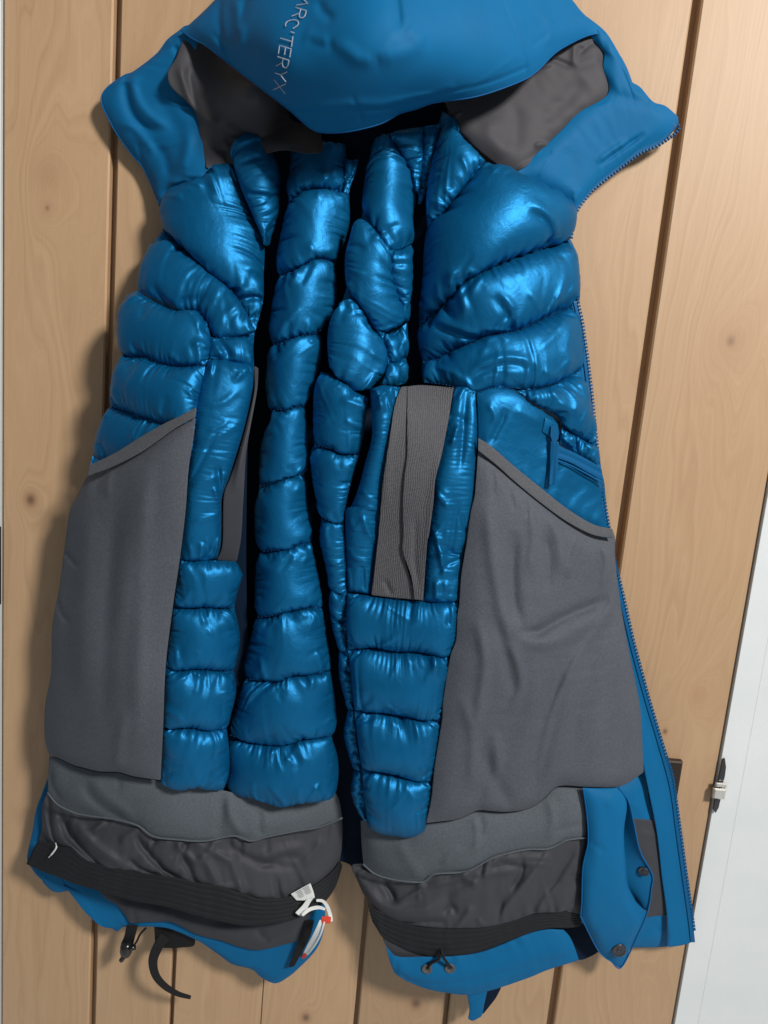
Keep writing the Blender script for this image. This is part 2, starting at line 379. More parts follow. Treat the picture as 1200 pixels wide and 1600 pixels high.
GRIDS = {}
_seed = [0]
def coons(top, right, bottom, left, nu, nv):
    T = smooth_line(top, nu); B = smooth_line(bottom, nu); L = smooth_line(left, nv); R_ = smooth_line(right, nv)
    u = np.linspace(0, 1, nu)[None, :, None]; v = np.linspace(0, 1, nv)[:, None, None]
    S = (1 - v) * T[None] + v * B[None] + (1 - u) * L[:, None] + u * R_[:, None]
    S -= (1 - u) * (1 - v) * T[0] + u * (1 - v) * T[-1] + (1 - u) * v * B[0] + u * v * B[-1]
    return S
def patch(name, top, right, bottom, left, field, mat, parent, sp=3.0, sim=None, drop=(0, 0, 0, 0), off=0.0, folds=(), solid=0.0, subsurf=1,
          rib=None, wav=None, key=None, nmax=130, bulge=0.0, power=3.0, loft=None, pucker=0.0, crumple=0.0):
    """a piece of cloth between four edges given in the photograph's pixels: top and bottom run left to right, right and left run
    down (inner points only); sim = (slack along, slack across, pressure, steps)"""
    top, bottom = pts(top), pts(bottom)
    right = np.vstack([top[-1:], pts(right), bottom[-1:]]) if len(right) else np.vstack([top[-1:], bottom[-1:]])
    left = np.vstack([top[:1], pts(left), bottom[:1]]) if len(left) else np.vstack([top[:1], bottom[:1]])
    nu = int(np.clip(max(length(top), length(bottom)) / sp, 7, nmax)) + 1
    nv = int(np.clip(max(length(left), length(right)) / sp, 7, nmax)) + 1
    if rib: nv = max(nv, rib[0] * 8 + 1)
    q = coons(top, right, bottom, left, nu, nv)
    u = np.linspace(0, 1, nu)[None]; v = np.linspace(0, 1, nv)[:, None]
    d = field(q) + off
    d = d - drop[0] * (1 - v) ** power - drop[1] * u ** power - drop[2] * v ** power - drop[3] * (1 - u) ** power
    d = np.maximum(d, 0.006)
    d = d + bulge * np.clip(4 * u * (1 - u), 0, 1) ** 0.7 * np.clip(4 * v * (1 - v), 0, 1) ** 0.7
    P = at(q[..., 0], q[..., 1], d)
    _seed[0] += 1
    if sim:
        su_, sv_ = sim[0], sim[1]
        if loft:
            Lu = 0.5 * (length(top) + length(bottom)); Lv = 0.5 * (length(left) + length(right))
            h_ = loft[0] * min(Lu, Lv); su_ = 2.67 * (h_ / Lu) ** 2 + loft[1]; sv_ = 2.67 * (h_ / Lv) ** 2 + loft[1]
        P = inflate(P, su_, sv_, sim[2], sim[3], _seed[0], np.maximum(d - 0.003, 0.004), *sim[4:])
        P = relax(P, 0.2, 1) if sim[2] > 0.0001 else relax(P, 0.5, 6)
    h = np.zeros((nv, nu))
    if crumple:                                        # short creases that start at a seam and run into the panel
        r_ = np.random.default_rng(_seed[0] + 900)
        Lu = 0.5 * (length(top) + length(bottom)); Lv = 0.5 * (length(left) + length(right))
        for _ in range(int(np.clip(Lu * Lv / 1100, 3, 16))):
            if r_.random() < 0.72 or drop[1] > 0.01 and drop[3] > 0.01:
                u0 = r_.uniform(0.08, 0.92); e0 = r_.random() < 0.62
                du = r_.normal(0, 0.16); l_ = min(0.75, r_.uniform(16, 46) / Lv)
                v0, v1 = (0.02, l_) if e0 else (0.98, 1 - l_)
                uv = np.array([(u0, v0), (u0 + du * 0.4, v0 + 0.5 * (v1 - v0)), (u0 + du, v1)])
            else:
                v0 = r_.uniform(0.1, 0.9); e0 = r_.random() < 0.5
                dv = r_.normal(-0.05, 0.12); l_ = min(0.7, r_.uniform(14, 38) / Lu)
                u0, u1 = (0.02, l_) if e0 else (0.98, 1 - l_)
                uv = np.array([(u0, v0), (u0 + 0.5 * (u1 - u0), v0 + 0.3 * dv), (u1, v0 + dv)])
            uv = np.clip(uv, 0, 1)
            ln_ = q[(uv[:, 1] * (nv - 1)).astype(int), (uv[:, 0] * (nu - 1)).astype(int)]
            if length(ln_) < 6: continue
            w0 = r_.uniform(2.6, 5.0); a0 = r_.uniform(1.0, 2.6) * r_.choice([1, 1, -1]) * crumple * w0 / 3.6
            h = h + fold_height(q, [(ln_, a0, w0, r_.uniform(-0.4, 0.4))])
    if folds: h = h + fold_height(q, folds)
    if wav:                                            # wrinkles along v, fading from the top/bottom edge
        amp, k, fade_top, fade_bot = wav
        ph = np.random.default_rng(_seed[0]).uniform(0, 6.28, 6)
        s = sum(np.sin(u * k * (0.6 + 0.27 * i) * 6.283 + ph[i] + 1.2 * np.sin(v * 3 + ph[5 - i])) for i in range(5)) / 2.2
        env = (np.exp(-v / fade_top) if fade_top else 0) + (np.exp(-(1 - v) / fade_bot) if fade_bot else 0)
        h = h + amp * 0.001 * s * env
    if pucker:                                         # gathers that run off the stitched edges, some short, some long
        r_ = np.random.default_rng(_seed[0] + 500)
        Lu = 0.5 * (length(top) + length(bottom)); Lv = 0.5 * (length(left) + length(right))
        def n1(x, k):
            t_ = r_.standard_normal(k + 8); i_ = np.floor(x).astype(int); f_ = x - i_; f_ = f_ * f_ * (3 - 2 * f_)
            return t_[np.clip(i_ + 2, 0, k + 7)] * (1 - f_) + t_[np.clip(i_ + 3, 0, k + 7)] * f_
        uu, vv = u * Lu + 0 * v, v * Lv + 0 * u
        for (e, s_, w_) in ((vv, uu, 1.0), (Lv - vv, uu, 0.8), (uu, vv, 0.5 * (drop[3] < 0.01)), (Lu - uu, vv, 0.5 * (drop[1] < 0.01))):
            if not w_: continue
            sl = s_ + e * 0.35 * n1(s_ / 60 + 0.3, int(s_.max() / 60) + 2) + 3
            k_ = int(sl.max() / 7) + 4
            ridge = (0.75 - 1.25 * np.abs(n1(sl / 8.5, k_))) * (0.15 + np.abs(n1(sl / 24, k_)))
            reach = 8 + 17 * np.abs(n1(sl / 22, k_))
            h = h + w_ * pucker * 0.001 * ridge * np.exp(-(e / reach) ** 1.3) * np.clip(e / 2.4, 0, 1)
    if rib:
        h = h + rib[1] * 0.001 * np.abs(np.sin(np.pi * v * rib[0])) ** 0.6 * np.ones_like(u)
    if folds or wav or rib or pucker or crumple:
        toC = CAM - P; toC /= np.linalg.norm(toC, axis=-1, keepdims=True)
        P = P + toC * h[..., None]
    o = grid_obj(name, P, mat, parent, subsurf, solid)
    if key: GRIDS[key] = (q, P)
    return o
def project(P):
    v = (P - CAM) @ MW
    return np.stack([600 + FPX * v[..., 0] / v[..., 2], 800 + FPX * v[..., 1] / v[..., 2]], -1)
def on_grid(key, p):
    """depth of a finished patch under the pixels p"""
    q, P = GRIDS[key]; P = P.reshape(-1, 3); q = project(P); p = np.asarray(p, float)
    out = []
    for a in p:
        r = np.linalg.norm(q - a, axis=1); i = np.argpartition(r, 4)[:4]; w = 1 / (r[i] + 0.3)
        dd = (-P[i, 1] * w).sum() / w.sum(); out.append(dd)
    return np.array(out)
def tube_pts(c, rad, sides=8):
    c = np.asarray(c, float); n = len(c); rad = np.broadcast_to(rad, (n,))
    t = np.gradient(c, axis=0); t /= np.linalg.norm(t, axis=1, keepdims=True) + 1e-9
    ref = np.tile([0, 1.0, 0], (n, 1)); a = np.cross(t, ref); a /= np.linalg.norm(a, axis=1, keepdims=True) + 1e-9
    b_ = np.cross(t, a)
    ang = np.linspace(0, 2 * np.pi, sides, endpoint=False)
    V = c[:, None] + rad[:, None, None] * (np.cos(ang)[None, :, None] * a[:, None] + np.sin(ang)[None, :, None] * b_[:, None])
    V = V.reshape(-1, 3); F = []
    for i in range(n - 1):
        for j in range(sides):
            k = (j + 1) % sides; F.append((i * sides + j, i * sides + k, (i + 1) * sides + k, (i + 1) * sides + j))
    F.append(tuple(range(sides))[::-1]); F.append(tuple((n - 1) * sides + j for j in range(sides)))
    return V, F
def tube(name, line, depth, rad, mat, parent, n=40, sides=8):
    p = smooth_line(pts(line), n)
    d = depth(p) if callable(depth) else (np.interp(np.linspace(0, 1, n), np.linspace(0, 1, len(depth)), depth) if np.ndim(depth) else np.full(n, depth))
    V, F = tube_pts(at(p[:, 0], p[:, 1], d), rad, sides)
    return mesh_obj(name, V, F, mat, parent)
def merge(parts):
    V, F = [], []
    for v, f in parts:
        k = len(V); V.extend([tuple(a) for a in v]); F.extend([tuple(i + k for i in g_) for g_ in f])
    return V, F

# ================================================================== the setting: plank door, frame, white wall
xs = [float(at(p, 1600, 0)[0]) for p in (2.5, 143, 267, 407, 555, 695, 860, 1050)]
gap = {1: 0.0105, 2: 0.008, 3: 0.0012, 4: 0.0075, 5: 0.0085, 6: 0.0125}
door = thing('plank_door', 'knotty pine plank door with upright grooves, behind the hanging blue parka', 'door', (0, 0, 0))
ZB, ZT = 0.05, 2.14
for i in range(7):
    x0 = xs[i] + (gap.get(i, 0) / 2 if i else 0); x1 = xs[i + 1] - (gap.get(i + 1, 0) / 2 if i < 6 else 0)
    v, f = box(x0, x1, 0.0, 0.018, ZB, ZT, 0.0025 if i != 2 and i != 3 else 0.0012)
    mesh_obj('plank', v, f, M['wood'], door, smooth=False)
v, f = box(xs[0] + 0.002, xs[7] - 0.002, 0.0185, 0.034, ZB, ZT)
mesh_obj('backing_board', v, f, M['wood'], door, smooth=False)
wall = thing('wall', 'white painted boarding beside the plank door', 'wall', (xs[7] + 0.003, -0.004, 0.0))
xj = float(at(1105, 1520, 0.004)[0])
for a_, b_ in ((xs[7] + 0.003, xj - 0.00003), (xj + 0.00003, xs[7] + 1.2)):
    v, f = box(a_, b_, -0.004, 0.09, 0.0, 2.4, 0.0004)
    o = mesh_obj('board', v, f, M['paint'], wall, smooth=False); o.matrix_parent_inverse = Matrix.Translation(wall.location).inverted()

v, f = box(xs[0] - 0.9, xs[7] + 1.2, -3.2, 0.09, -0.06, 0.0)
fl_ = mesh_obj('floor', v, f, M['paint'], None, smooth=False); fl_['kind'] = 'structure'; fl_['label'] = 'pale painted floor below the plank door'
# frame slip on the hinge side, hinge, latch
v, f = box(xs[0] - 0.9, xs[0] - 0.003, -0.004, 0.09, 0.0, 2.4, 0.002)
tag(mesh_obj('door_frame', v, f, M['paint'], None, smooth=False), 'white painted door frame, a thin sliver at the hinge edge of the plank door', 'door frame')
hp0, hp1 = at(0, 822, 0), at(0, 942, 0)
V_, F_ = tube_pts(np.array([[xs[0] - 0.0035, -0.006, hp1[2]], [xs[0] - 0.0035, -0.006, hp0[2]]]), 0.0042, 12)
hinge = mesh_obj('hinge', V_, F_, M['bronze'], door)

# ================================================================== the parka, hanging open with its lining showing
parka = thing('down_parka', 'long blue down parka hung open on the plank door, quilted lining and grey pockets showing', 'parka',
              tuple(at(560, 800, 0.0)))

FL = Field('255,345,56 365,260,85 400,517,100 219,452,88 187,510,102 320,540,118 175,630,108 140,725,108 107,800,104 75,1050,98 75,1180,96 '
           '305,640,146 397,572,126 290,800,152 345,850,136 255,1100,148 360,1000,122 355,1230,112 415,380,70 180,950,130 170,1190,124 '
           '60,1310,84 300,1300,120 300,1400,112 530,1250,92 530,1350,84 41,1349,76 450,1440,108')
BK = Field('480,240,62 480,430,88 460,640,100 440,860,106 450,1050,112 440,1250,108 530,1100,100 360,1150,100')
CR = Field('600,215,75 610,390,92 560,600,112 530,700,114 520,900,104 545,1110,104 560,1270,100 650,300,62 640,500,70 690,210,72 570,720,108')
FR = Field('755,250,78 897,322,46 893,375,48 902,450,50 905,577,52 660,480,72 655,560,76 720,430,98 745,612,116 626,605,116 740,780,126 '
           '600,850,116 545,930,106 715,960,126 700,1025,124 670,1280,112 570,1270,100 935,725,54 947,800,54 965,840,56 967,920,50 1008,1207,48 '
           '870,1229,84 800,1000,120 912,1231,78 1085,1470,30 910,1420,78 590,1420,88 700,1490,80 620,1520,66 900,1500,56 780,700,112 850,600,92 '
           '550,1350,84 800,1400,88')
SH = Field('60,1300,34 80,1390,36 180,1450,40 400,1500,52 460,1440,60 620,1500,62 700,1550,60 900,1500,50 1000,1480,34')
HD = Field('450,-150,90 615,-160,110 780,-150,90 283,48,60 335,0,70 945,50,52 897,3,64 365,105,120 340,85,100 400,132,138 485,200,160 560,205,160 650,170,146 '
           '747,150,140 813,127,122 867,83,92 560,90,246 640,80,236 480,55,215 430,80,190 550,20,236 650,10,220 760,80,170 830,60,120 380,30,130 550,160,200 700,140,160 600,-70,190')
CL = Field('283,48,54 210,112,40 158,150,34 182,208,32 245,310,40 255,335,48 320,260,78 312,200,66 257,140,52')
GL = Field('290,62,50 365,105,58 450,170,46 320,260,76 395,207,84 310,178,64 420,160,48 470,215,44')
CO = Field('943,77,46 1060,182,30 1060,205,28 930,295,36 893,370,44 805,270,72 705,160,70 707,185,74 813,127,60 893,67,50 860,293,58 790,262,74 720,205,78')

def baf(top, right, bottom, left, field, su=0.10, sv=0.16, press=0.0010, steps=34, name='baffle', **k):
    k.setdefault('sp', 2.2); k.setdefault('pucker', 3.2); k.setdefault('crumple', 1.3)
    k.setdefault('loft', (0.215, 0.045))
    noise_mm = k.pop('noise_mm', 0.8); bend = k.pop('bend', 0.25)
    mat = k.pop('mat', M['lining'])
    return patch(name, top, right, bottom, left, field, mat, parka, sim=(su * 0.55, sv * 0.95, press * 0.62, steps, 0.0, min(0.3, bend * 0.9), noise_mm * 2.6, k.pop('gather', 0.30)), **k)

# ---- inside of the back shell, with the shade between the folds put into its near-black colour
patch('shell_back', '300,140 480,130 700,140', '690,500 660,900 640,1200', '330,1340 530,1345 560,1380 590,1425 640,1430', '310,600 300,1000', Field('300,140,16 700,140,16 640,1430,22 330,1340,22 500,700,14'), M['shell_shade'], parka, sp=14, subsurf=1)

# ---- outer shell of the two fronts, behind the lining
patch('shell_front', '740,300 800,310 880,390', '895,577 938,800 985,1100 1020,1400', '600,1400 800,1420 1020,1450', '700,480 705,600 660,700 600,1000', FR, M['shell_shade'], parka, sp=12, off=-0.036)
patch('shell_front', '262,352 330,340 400,360', '392,520 385,900 400,1350', '78,1330 200,1370 400,1395', '232,460 186,620 118,850 88,1100', FL, M['shell_shade'], parka, sp=12, off=-0.045)

# ---- centre back column
sB = ['462,215 500,222 540,226', '451,324 467,307 482,299 510,296 531,300 545,304', '437,432 455,426 475,415 495,405 515,408 523,416', '427,540 450,532 470,525 487,522 501,516',
      '425,648 430,640 445,641 460,636 477,635', '405,760 430,754 452,746 477,739', '411,862 430,860 452,858 465,851 486,848', '402,965 428,962 452,955 477,950 504,950',
      '384,1061 411,1063 439,1062 458,1055 488,1052 516,1049', '359,1149 395,1158 428,1163 450,1161 477,1152 517,1149', '362,1236 384,1243 417,1254 442,1260 477,1254 505,1249 521,1246']
lB = ['456,245 450,290', '440,362 433,402', '425,478 421,520', '420,560 415,602', '415,676 407,705', '398,802 400,840', '402,882 398,922', '390,1002 382,1042', '372,1090 361,1130', '354,1180 355,1218']
rB = ['541,262 540,288', '547,345 540,372', '528,460 524,482', '504,542 499,578 488,610', '483,690 481,728', '482,790 488,832', '496,890 504,936', '512,1000 517,1036', '523,1090 526,1130', '528,1185 528,1222']
for i in range(10):
    dr = 0.040 if i < 8 else 0.03
    baf(sB[i], rB[i], sB[i + 1], lB[i], BK, 0.15, 0.20, drop=(0, dr - 0.008, 0, dr - 0.006 if i < 8 else 0.022), power=4)
baf('537,247 548,250 560,249', '556,268 548,290', '535,302 540,303 545,304', '539,275', BK, 0.06, 0.06, 0.0006, off=-0.012, name='seam_flap')

# ---- the second fold right of it and the gathered edge of the front
baf('600,212 625,203 662,198', '661,250 655,300', '648,298 650,300 653,303', '610,222 625,240 640,262', CR, 0.10, 0.10, off=-0.012)
baf('663,198 675,196 688,193', '676,250 665,300', '653,318 655,319 657,320', '661,250 655,300', CR, 0.10, 0.05, off=-0.01)
baf('592,217 596,213 601,212', '620,236 640,262 650,300 646,340', '575,346 592,368 608,390 625,391 643,382', '576,255 569,288 566,322', CR, 0.14, 0.16, drop=(0, .03, 0, .035), power=4)
baf('553,350 563,342 577,350 592,368 608,390', '612,420 615,440 623,462 633,500', '547,462 558,472 572,492 587,514 603,518', '546,372 539,400 540,440', CR, 0.14, 0.18, loft=(0.18, 0.045), drop=(0, 0.004, 0, .02), power=4)
baf('608,390 625,391 643,382', '645,430 641,470', '633,500 635,502 637,503', '612,420 615,440 623,462', CR, 0.10, 0.25, drop=(0, .03, 0, 0), noise_mm=1.5)
baf('524,486 532,474 545,467 556,474 566,488 579,512', '593,527 602,542 606,557 602,580', '515,573 528,591 541,598 553,610 577,608', '517,498 512,520 512,550', CR, 0.14, 0.18, loft=(0.17, 0.045), drop=(0, .006, 0, .02), power=4)
baf('587,514 612,522 636,503', '638,540 635,556', '606,566 620,566 634,558', '600,532 606,552', CR, 0.14, 0.18, drop=(0, .03, 0, 0))
baf('606,566 620,566 634,558', '637,575 636,592', '597,600 612,603 630,600', '603,580', CR, 0.16, 0.16, drop=(0, .02, 0, 0), noise_mm=1.5)
sC = ['501,581 516,585 528,592 541,599 553,611 575,622', '491,696 504,698 520,702 534,709 561,709', '502,806 520,816 537,816', '517,915 530,931 542,934', '531,1015 538,1017 544,1016', '545,1109 549,1110 554,1110', '554,1203 560,1204 566,1203', '571,1283 573,1284 575,1284']
lC = ['491,612 489,645 490,675', '486,712 487,738 494,772', '500,840 508,875', '514,945 521,985', '529,1050 537,1085', '537,1145 546,1182', '548,1235 558,1264']
rC = ['572,648 567,685', '549,750 540,790', '538,850 541,900', '541,960 541,1000', '547,1051 552,1100', '557,1163 563,1195', '567,1235 570,1264']
for i in range(7):
    baf(sC[i], rC[i], sC[i + 1], lC[i], CR, 0.14, 0.18, drop=(0, 0, 0, .036 if i < 3 else 0.02), power=3)

patch('column_lining', '598,226 618,244 640,270', '640,330 632,420 626,500', '525,588 560,600 612,598', '572,300 556,400 528,500', CR, M['lining'], parka, sp=6, off=-0.016, drop=(0, .03, 0, .01), pucker=2.0)

# ---- upper left front: baffles fanning down to the pocket
A0 = baf('362,240 367,222 390,207 402,210', '422,232 437,265 437,312 432,350 424,370', '414,383 416,384 418,384', '366,262 377,295 392,330 404,358', FL, 0.16, 0.16, drop=(.02, .04, 0, 0), power=4,
         folds=[('372,262 392,258 408,250', -5, 4), ('385,300 415,306 430,304', -4, 4), ('385,292 412,298 428,298', 3, 4)])
s1 = '255,350 272,370 292,390 310,407 335,430 360,452 380,480 399,517'
baf('255,343 266,302 287,291 312,280 330,258 342,255 365,260', '377,295 392,330 412,378 412,430 411,470', s1, [], FL, 0.08, 0.14, 0.0014, drop=(.012, .02, 0, .02), sp=3.2, steps=40,
    folds=[('330,268 338,300 345,330', 3, 7), ('372,455 385,430 395,400', 3, 8)])
s2 = '219,454 227,463 250,476 275,486 305,486 322,502 334,524 350,529 375,525 399,518'
baf(s1, [], s2, '252,362 237,382 224,412 219,438', FL, 0.09, 0.16, 0.0014, drop=(0, 0, 0, .03), sp=3.2, steps=40,
    folds=[('275,485 262,468 255,450', -5, 5), ('335,478 300,472 280,478', -4, 5), ('390,512 385,495 378,486', 2, 3)])
s3 = '192,551 210,559 230,560 252,569 282,574 305,572 321,571'
baf('201,470 214,456 227,463 250,476 275,486 305,486 322,502', '330,530 329,550', s3, '190,486 187,512 189,535', FL, 0.12, 0.18, 0.0013, drop=(0, 0, 0, .03),
    folds=[('200,482 222,474 240,482 262,490', 3.5, 4), ('300,545 312,540 322,548', 3, 4), ('232,560 226,545 222,535', -4, 4)])
baf('327,526 350,529 375,525 398,519', '396,540', '328,560 345,561 365,565 397,573', '327,545', FL, 0.14, 0.10, drop=(0, .02, 0, 0), noise_mm=1.2, folds=[('342,533 352,550 362,562', -5, 4), ('335,532 344,548 352,560', 3, 4)])
s4 = '173,634 195,641 220,651 237,656 255,662 285,668 308,676'
baf(s3, '316,600 309,640', s4, '182,584 176,618', FL, 0.12, 0.18, 0.0012, drop=(0, 0, 0, .025), folds=[('235,562 228,590 216,615', 2.5, 4), ('270,662 266,640 270,620', -2.5, 5)])
s5 = '145,711 155,719 200,735 250,745 303,748'
baf(s4, '305,710', s5, '160,660 148,695', FL, 0.12, 0.12, 0.0008, off=-0.004, loft=(0.12, 0.03), drop=(-.004, 0, .02, .025))
baf(s5, '301,760', '138,735 170,745 230,765 300,772', '141,725', FL, 0.04, 0.03, 0.0003, off=-0.016, drop=(0, 0, 0, .01))

# ---- puffy strip beside the slit, slit facing, lower left baffles
baf('327,560 345,561 365,565 385,568 397,573', '395,605 386,650 376,688 359,743 347,777 346,812 345,850', '281,874 300,876 320,876 339,874', '317,588 307,635 303,676 295,732 290,800 285,850', FL, 0.13, 0.14, 0.0012,
    drop=(0, .022, 0, 0), noise_mm=1.6, bend=0.12, gather=0.10, loft=(0.17, 0.05), crumple=2.2, pucker=2.5,
    folds=[('300,760 330,745 360,735', 2.5, 5), ('310,690 340,680 375,655', 2.5, 5), ('300,815 325,805 345,790', 2.5, 5), ('318,630 345,632 372,610', 2.2, 5), ('325,675 345,665 355,655', 2, 3)])
patch('slit_facing', '397,571 400,572 404,575', '402,610 393,660 387,695 384,722 380,790 377,840', '338,876 355,877 370,878', '397,610 388,650 374,702 359,747 349,777 347,850', FL, M['skirt'], parka, sp=5, off=-0.030, drop=(.03, 0, 0, 0), solid=0.0012,
      folds=[('404,580 392,650 378,710 366,770', 7, 6)])
sL = ['281,875 300,876 340,876 368,877', '270,950 302,949 335,949 366,949', '259,1042 279,1047 312,1045 365,1048', '255,1139 285,1136 321,1139 354,1139', '251,1221 266,1227 285,1231 304,1227 326,1231 349,1235']
lL = ['276,912', '265,992', '256,1090', '252,1180']
rL = ['377,892 379,900 372,922', '373,980 375,1002 370,1030', '369,1080 362,1112', '358,1170 358,1208']
for i in range(4):
    baf(sL[i], rL[i], sL[i + 1], lL[i], FL, 0.13, 0.18, 0.0012, drop=(0, .025 if i < 3 else .01, 0, 0), power=4, noise_mm=1.2,
        wav=(0.9, 5, 0.22, 0.0))

# ---- left mesh pocket and what hangs under it
lh_u = '139,727 180,707 220,682 255,662 280,650 307,636'
lh_l = '135,744 170,732 220,707 270,672 290,660 305,652'
patch('mesh_pocket', lh_l, '303,680 295,732 290,800 281,875 270,950 259,1042 255,1139', '76,1181 92,1185 112,1195 130,1200 155,1206 185,1207 210,1214 251,1220', '120,775 108,800 98,872 92,918 81,978 79,1050 70,1100 69,1150', FL, M['grey'], parka, sp=4,
      sim=(0.0095, 0.0076, 0.00004, 24, 0.0, 0.3, 0.4), off=0.012, drop=(0, 0, 0, .03), power=3, solid=0.0012, key='lpocket',
      folds=[(a_, b_ * 1.4, c_ * 0.8) for a_, b_, c_ in [('100,862 118,876 130,888', -3, 5), ('88,935 102,960 118,972', -3, 6), ('170,735 160,755 158,775', -2, 4), ('180,728 176,750 176,780', 2, 6), ('150,745 143,765 140,780', 2, 5), ('230,720 210,850 190,1000', 4, 22), ('130,820 110,960 105,1100', -3, 18), ('84,1182 108,1190 118,1197', -4, 5), ('200,1100 190,1160 185,1205', 3, 12), ('150,760 140,900 135,1100', 3, 18), ('240,700 225,900 215,1180', 3, 16), ('190,760 175,930 165,1150', -3, 16)]])
patch('pocket_hem', lh_u, [], lh_l, [], FL, M['grey_hem'], parka, sp=3, off=0.018, solid=0.0011, bulge=0.0006)
lb_top = '76,1181 92,1185 112,1195 130,1200 155,1206 185,1207 210,1214 251,1220 304,1228 349,1235 384,1243 417,1254 442,1260 477,1254 525,1238'
lb_bot = '74,1238 90,1257 117,1270 142,1275 180,1280 215,1290 240,1307 280,1312 320,1314 365,1306 392,1314 420,1307 470,1297 500,1292 535,1278'
patch('waist_band', lb_top, '531,1252', lb_bot, '75,1205', FL, M['band'], parka, sp=4, sim=(0.0114, 0.0114, 0.00004, 20, 0, 0.3, 0.4), off=-0.006, drop=(0, .03, 0, .02), power=5, solid=0.0012, key='lband',
      folds=[('78,1195 84,1225 100,1250', -5, 6), ('130,1220 160,1255 200,1282', -6, 8), ('140,1212 175,1245 215,1275', 4, 8), ('355,1240 362,1275 380,1305', 7, 8), ('350,1238 345,1280 340,1310', -5, 8), ('404,1262 404,1290 405,1306', -5, 6), ('185,1208 188,1225 190,1235', -2, 5)])
tube('band_hem', lb_bot, lambda p: FL(p) - 0.004, 0.0014, M['band'], parka, 80)
ls_bot = '60,1313 90,1322 112,1325 130,1340 160,1352 205,1362 242,1366 275,1371 312,1380 345,1385 382,1397 410,1404 455,1400 495,1380 520,1360 531,1345'
patch('powder_skirt', lb_bot, '536,1300 534,1328', ls_bot, '66,1258 65,1295', FL, M['skirt'], parka, sp=3.5, sim=(0.05, 0.07, 0.00004, 30, 0.0001, 0.12, 2.5), off=-0.010, drop=(0, .03, 0, .02), power=5, solid=0.001,
      wav=(2.6, 18, 0, 0.13),
      folds=[(a_, b_ * 1.5, c_ * 0.7) for a_, b_, c_ in [('75,1240 82,1280 100,1320', -7, 5), ('88,1260 120,1305 170,1348', -9, 7), ('110,1275 150,1310 205,1345', 7, 9), ('210,1292 225,1318 260,1350 290,1362', -9, 6), ('200,1330 230,1350 255,1362', -7, 5), ('282,1328 298,1350 312,1378', -7, 7), ('308,1322 330,1350 350,1382', 5, 9), ('360,1330 372,1360 385,1392', 4, 9), ('395,1340 440,1325 480,1318', 5, 8), ('400,1350 440,1336 475,1334', -4, 5), ('430,1360 435,1380 440,1398', -4, 5), ('470,1345 490,1325 505,1305', 4, 8)]], pucker=3.5, crumple=2.6)
le_bot = '41,1350 62,1360 92,1371 120,1382 155,1392 205,1407 255,1416 320,1434 370,1445 400,1446 450,1439 490,1424 510,1407 525,1384 532,1357'
patch('elastic_band', ls_bot, '533,1350', le_bot, '54,1323', FL, M['elastic'], parka, sp=4, off=0.0, drop=(0, .03, 0, .012), power=6, solid=0.002, rib=(6, 1.7), wav=(0.5, 13, 0.6, 0.6), subsurf=0, key='lelastic')
patch('hem_facing', '150,1388 205,1403 255,1412 320,1430 370,1441 400,1442 450,1436 488,1425', '480,1440 472,1460', '202,1443 240,1441 270,1442 307,1460 345,1470 375,1480 405,1485 445,1476 467,1470', '165,1404 182,1414 195,1430', SH, M['skirt'], parka, sp=4, sim=(0.0152, 0.0228, 0.00004, 20, 0, 0.2, 0.8), off=0.016, solid=0.001,
      folds=[('210,1412 212,1430 212,1445', -4, 4), ('400,1448 412,1460 425,1466', -4, 5), ('240,1418 260,1435 290,1445', 4, 6), ('330,1452 360,1450 395,1448', 4, 8)])
patch('shell_hem', '76,1212 78,1290 80,1340 150,1380 300,1420 450,1420 507,1400', '508,1440 497,1480 463,1517', '67,1380 80,1392 92,1395 117,1391 137,1395 150,1402 167,1437 182,1456 195,1448 227,1447 257,1447 277,1452 310,1470 343,1493 363,1507 393,1515 407,1527 427,1537 440,1534', '66,1238 56,1265 50,1300 42,1345 61,1364', SH, M['shell'], parka, sp=4, sim=(0.0076, 0.0114, 0.00004, 16, 0, 0.3, 0.5), solid=0.0015, wav=(1.0, 12, 0, 0.15), off=0.004)

# ---- right front: pocket strips
baf('578,609 590,604 600,602 626,605', '617,632 610,675 602,725 597,762 592,825 585,887', '543,926 560,926 580,930', '580,640 581,682 570,725 560,762 549,790 540,800 540,860', FR, 0.14, 0.12, 0.0012, drop=(0, .008, 0, .012), noise_mm=1.4, bend=0.15, gather=0.10, loft=(0.17, 0.05), crumple=2.2, pucker=2.5,
    folds=[('560,800 575,790 590,795', 2.5, 4), ('540,848 560,870 580,878', 2.5, 4), ('565,760 580,780 595,785', 2.2, 4), ('550,805 556,822 566,812', 2.5, 4)])
gl = '617,632 610,675 602,725 597,762 592,825 585,887'
patch('tricot_strip', '627,604 633,603 640,603', '638,680 639,712 635,750 632,800 634,840 632,870 640,900', '580,930 612,934 652,938', gl, FR, M['rib'], parka, sp=3.2, off=0.007, drop=(.012, 0, 0, 0), solid=0.0014,
      folds=[('600,905 606,918 612,930', -3, 4), ('612,640 606,720 600,800', 2, 8)])
patch('tricot_strip', '636,603 660,601 710,605', '707,618 700,662 690,712 680,750 677,787 670,837 667,850', '648,937 655,938 661,939', '636,680 636,712 631,750 629,800 630,838 629,862 642,900', FR, M['rib'], parka, sp=3.2, off=0.0125, drop=(.016, 0, 0, 0), solid=0.0014,
      folds=[('690,700 676,790 664,900', 3, 8), ('650,800 648,870 655,925', -2, 5)])
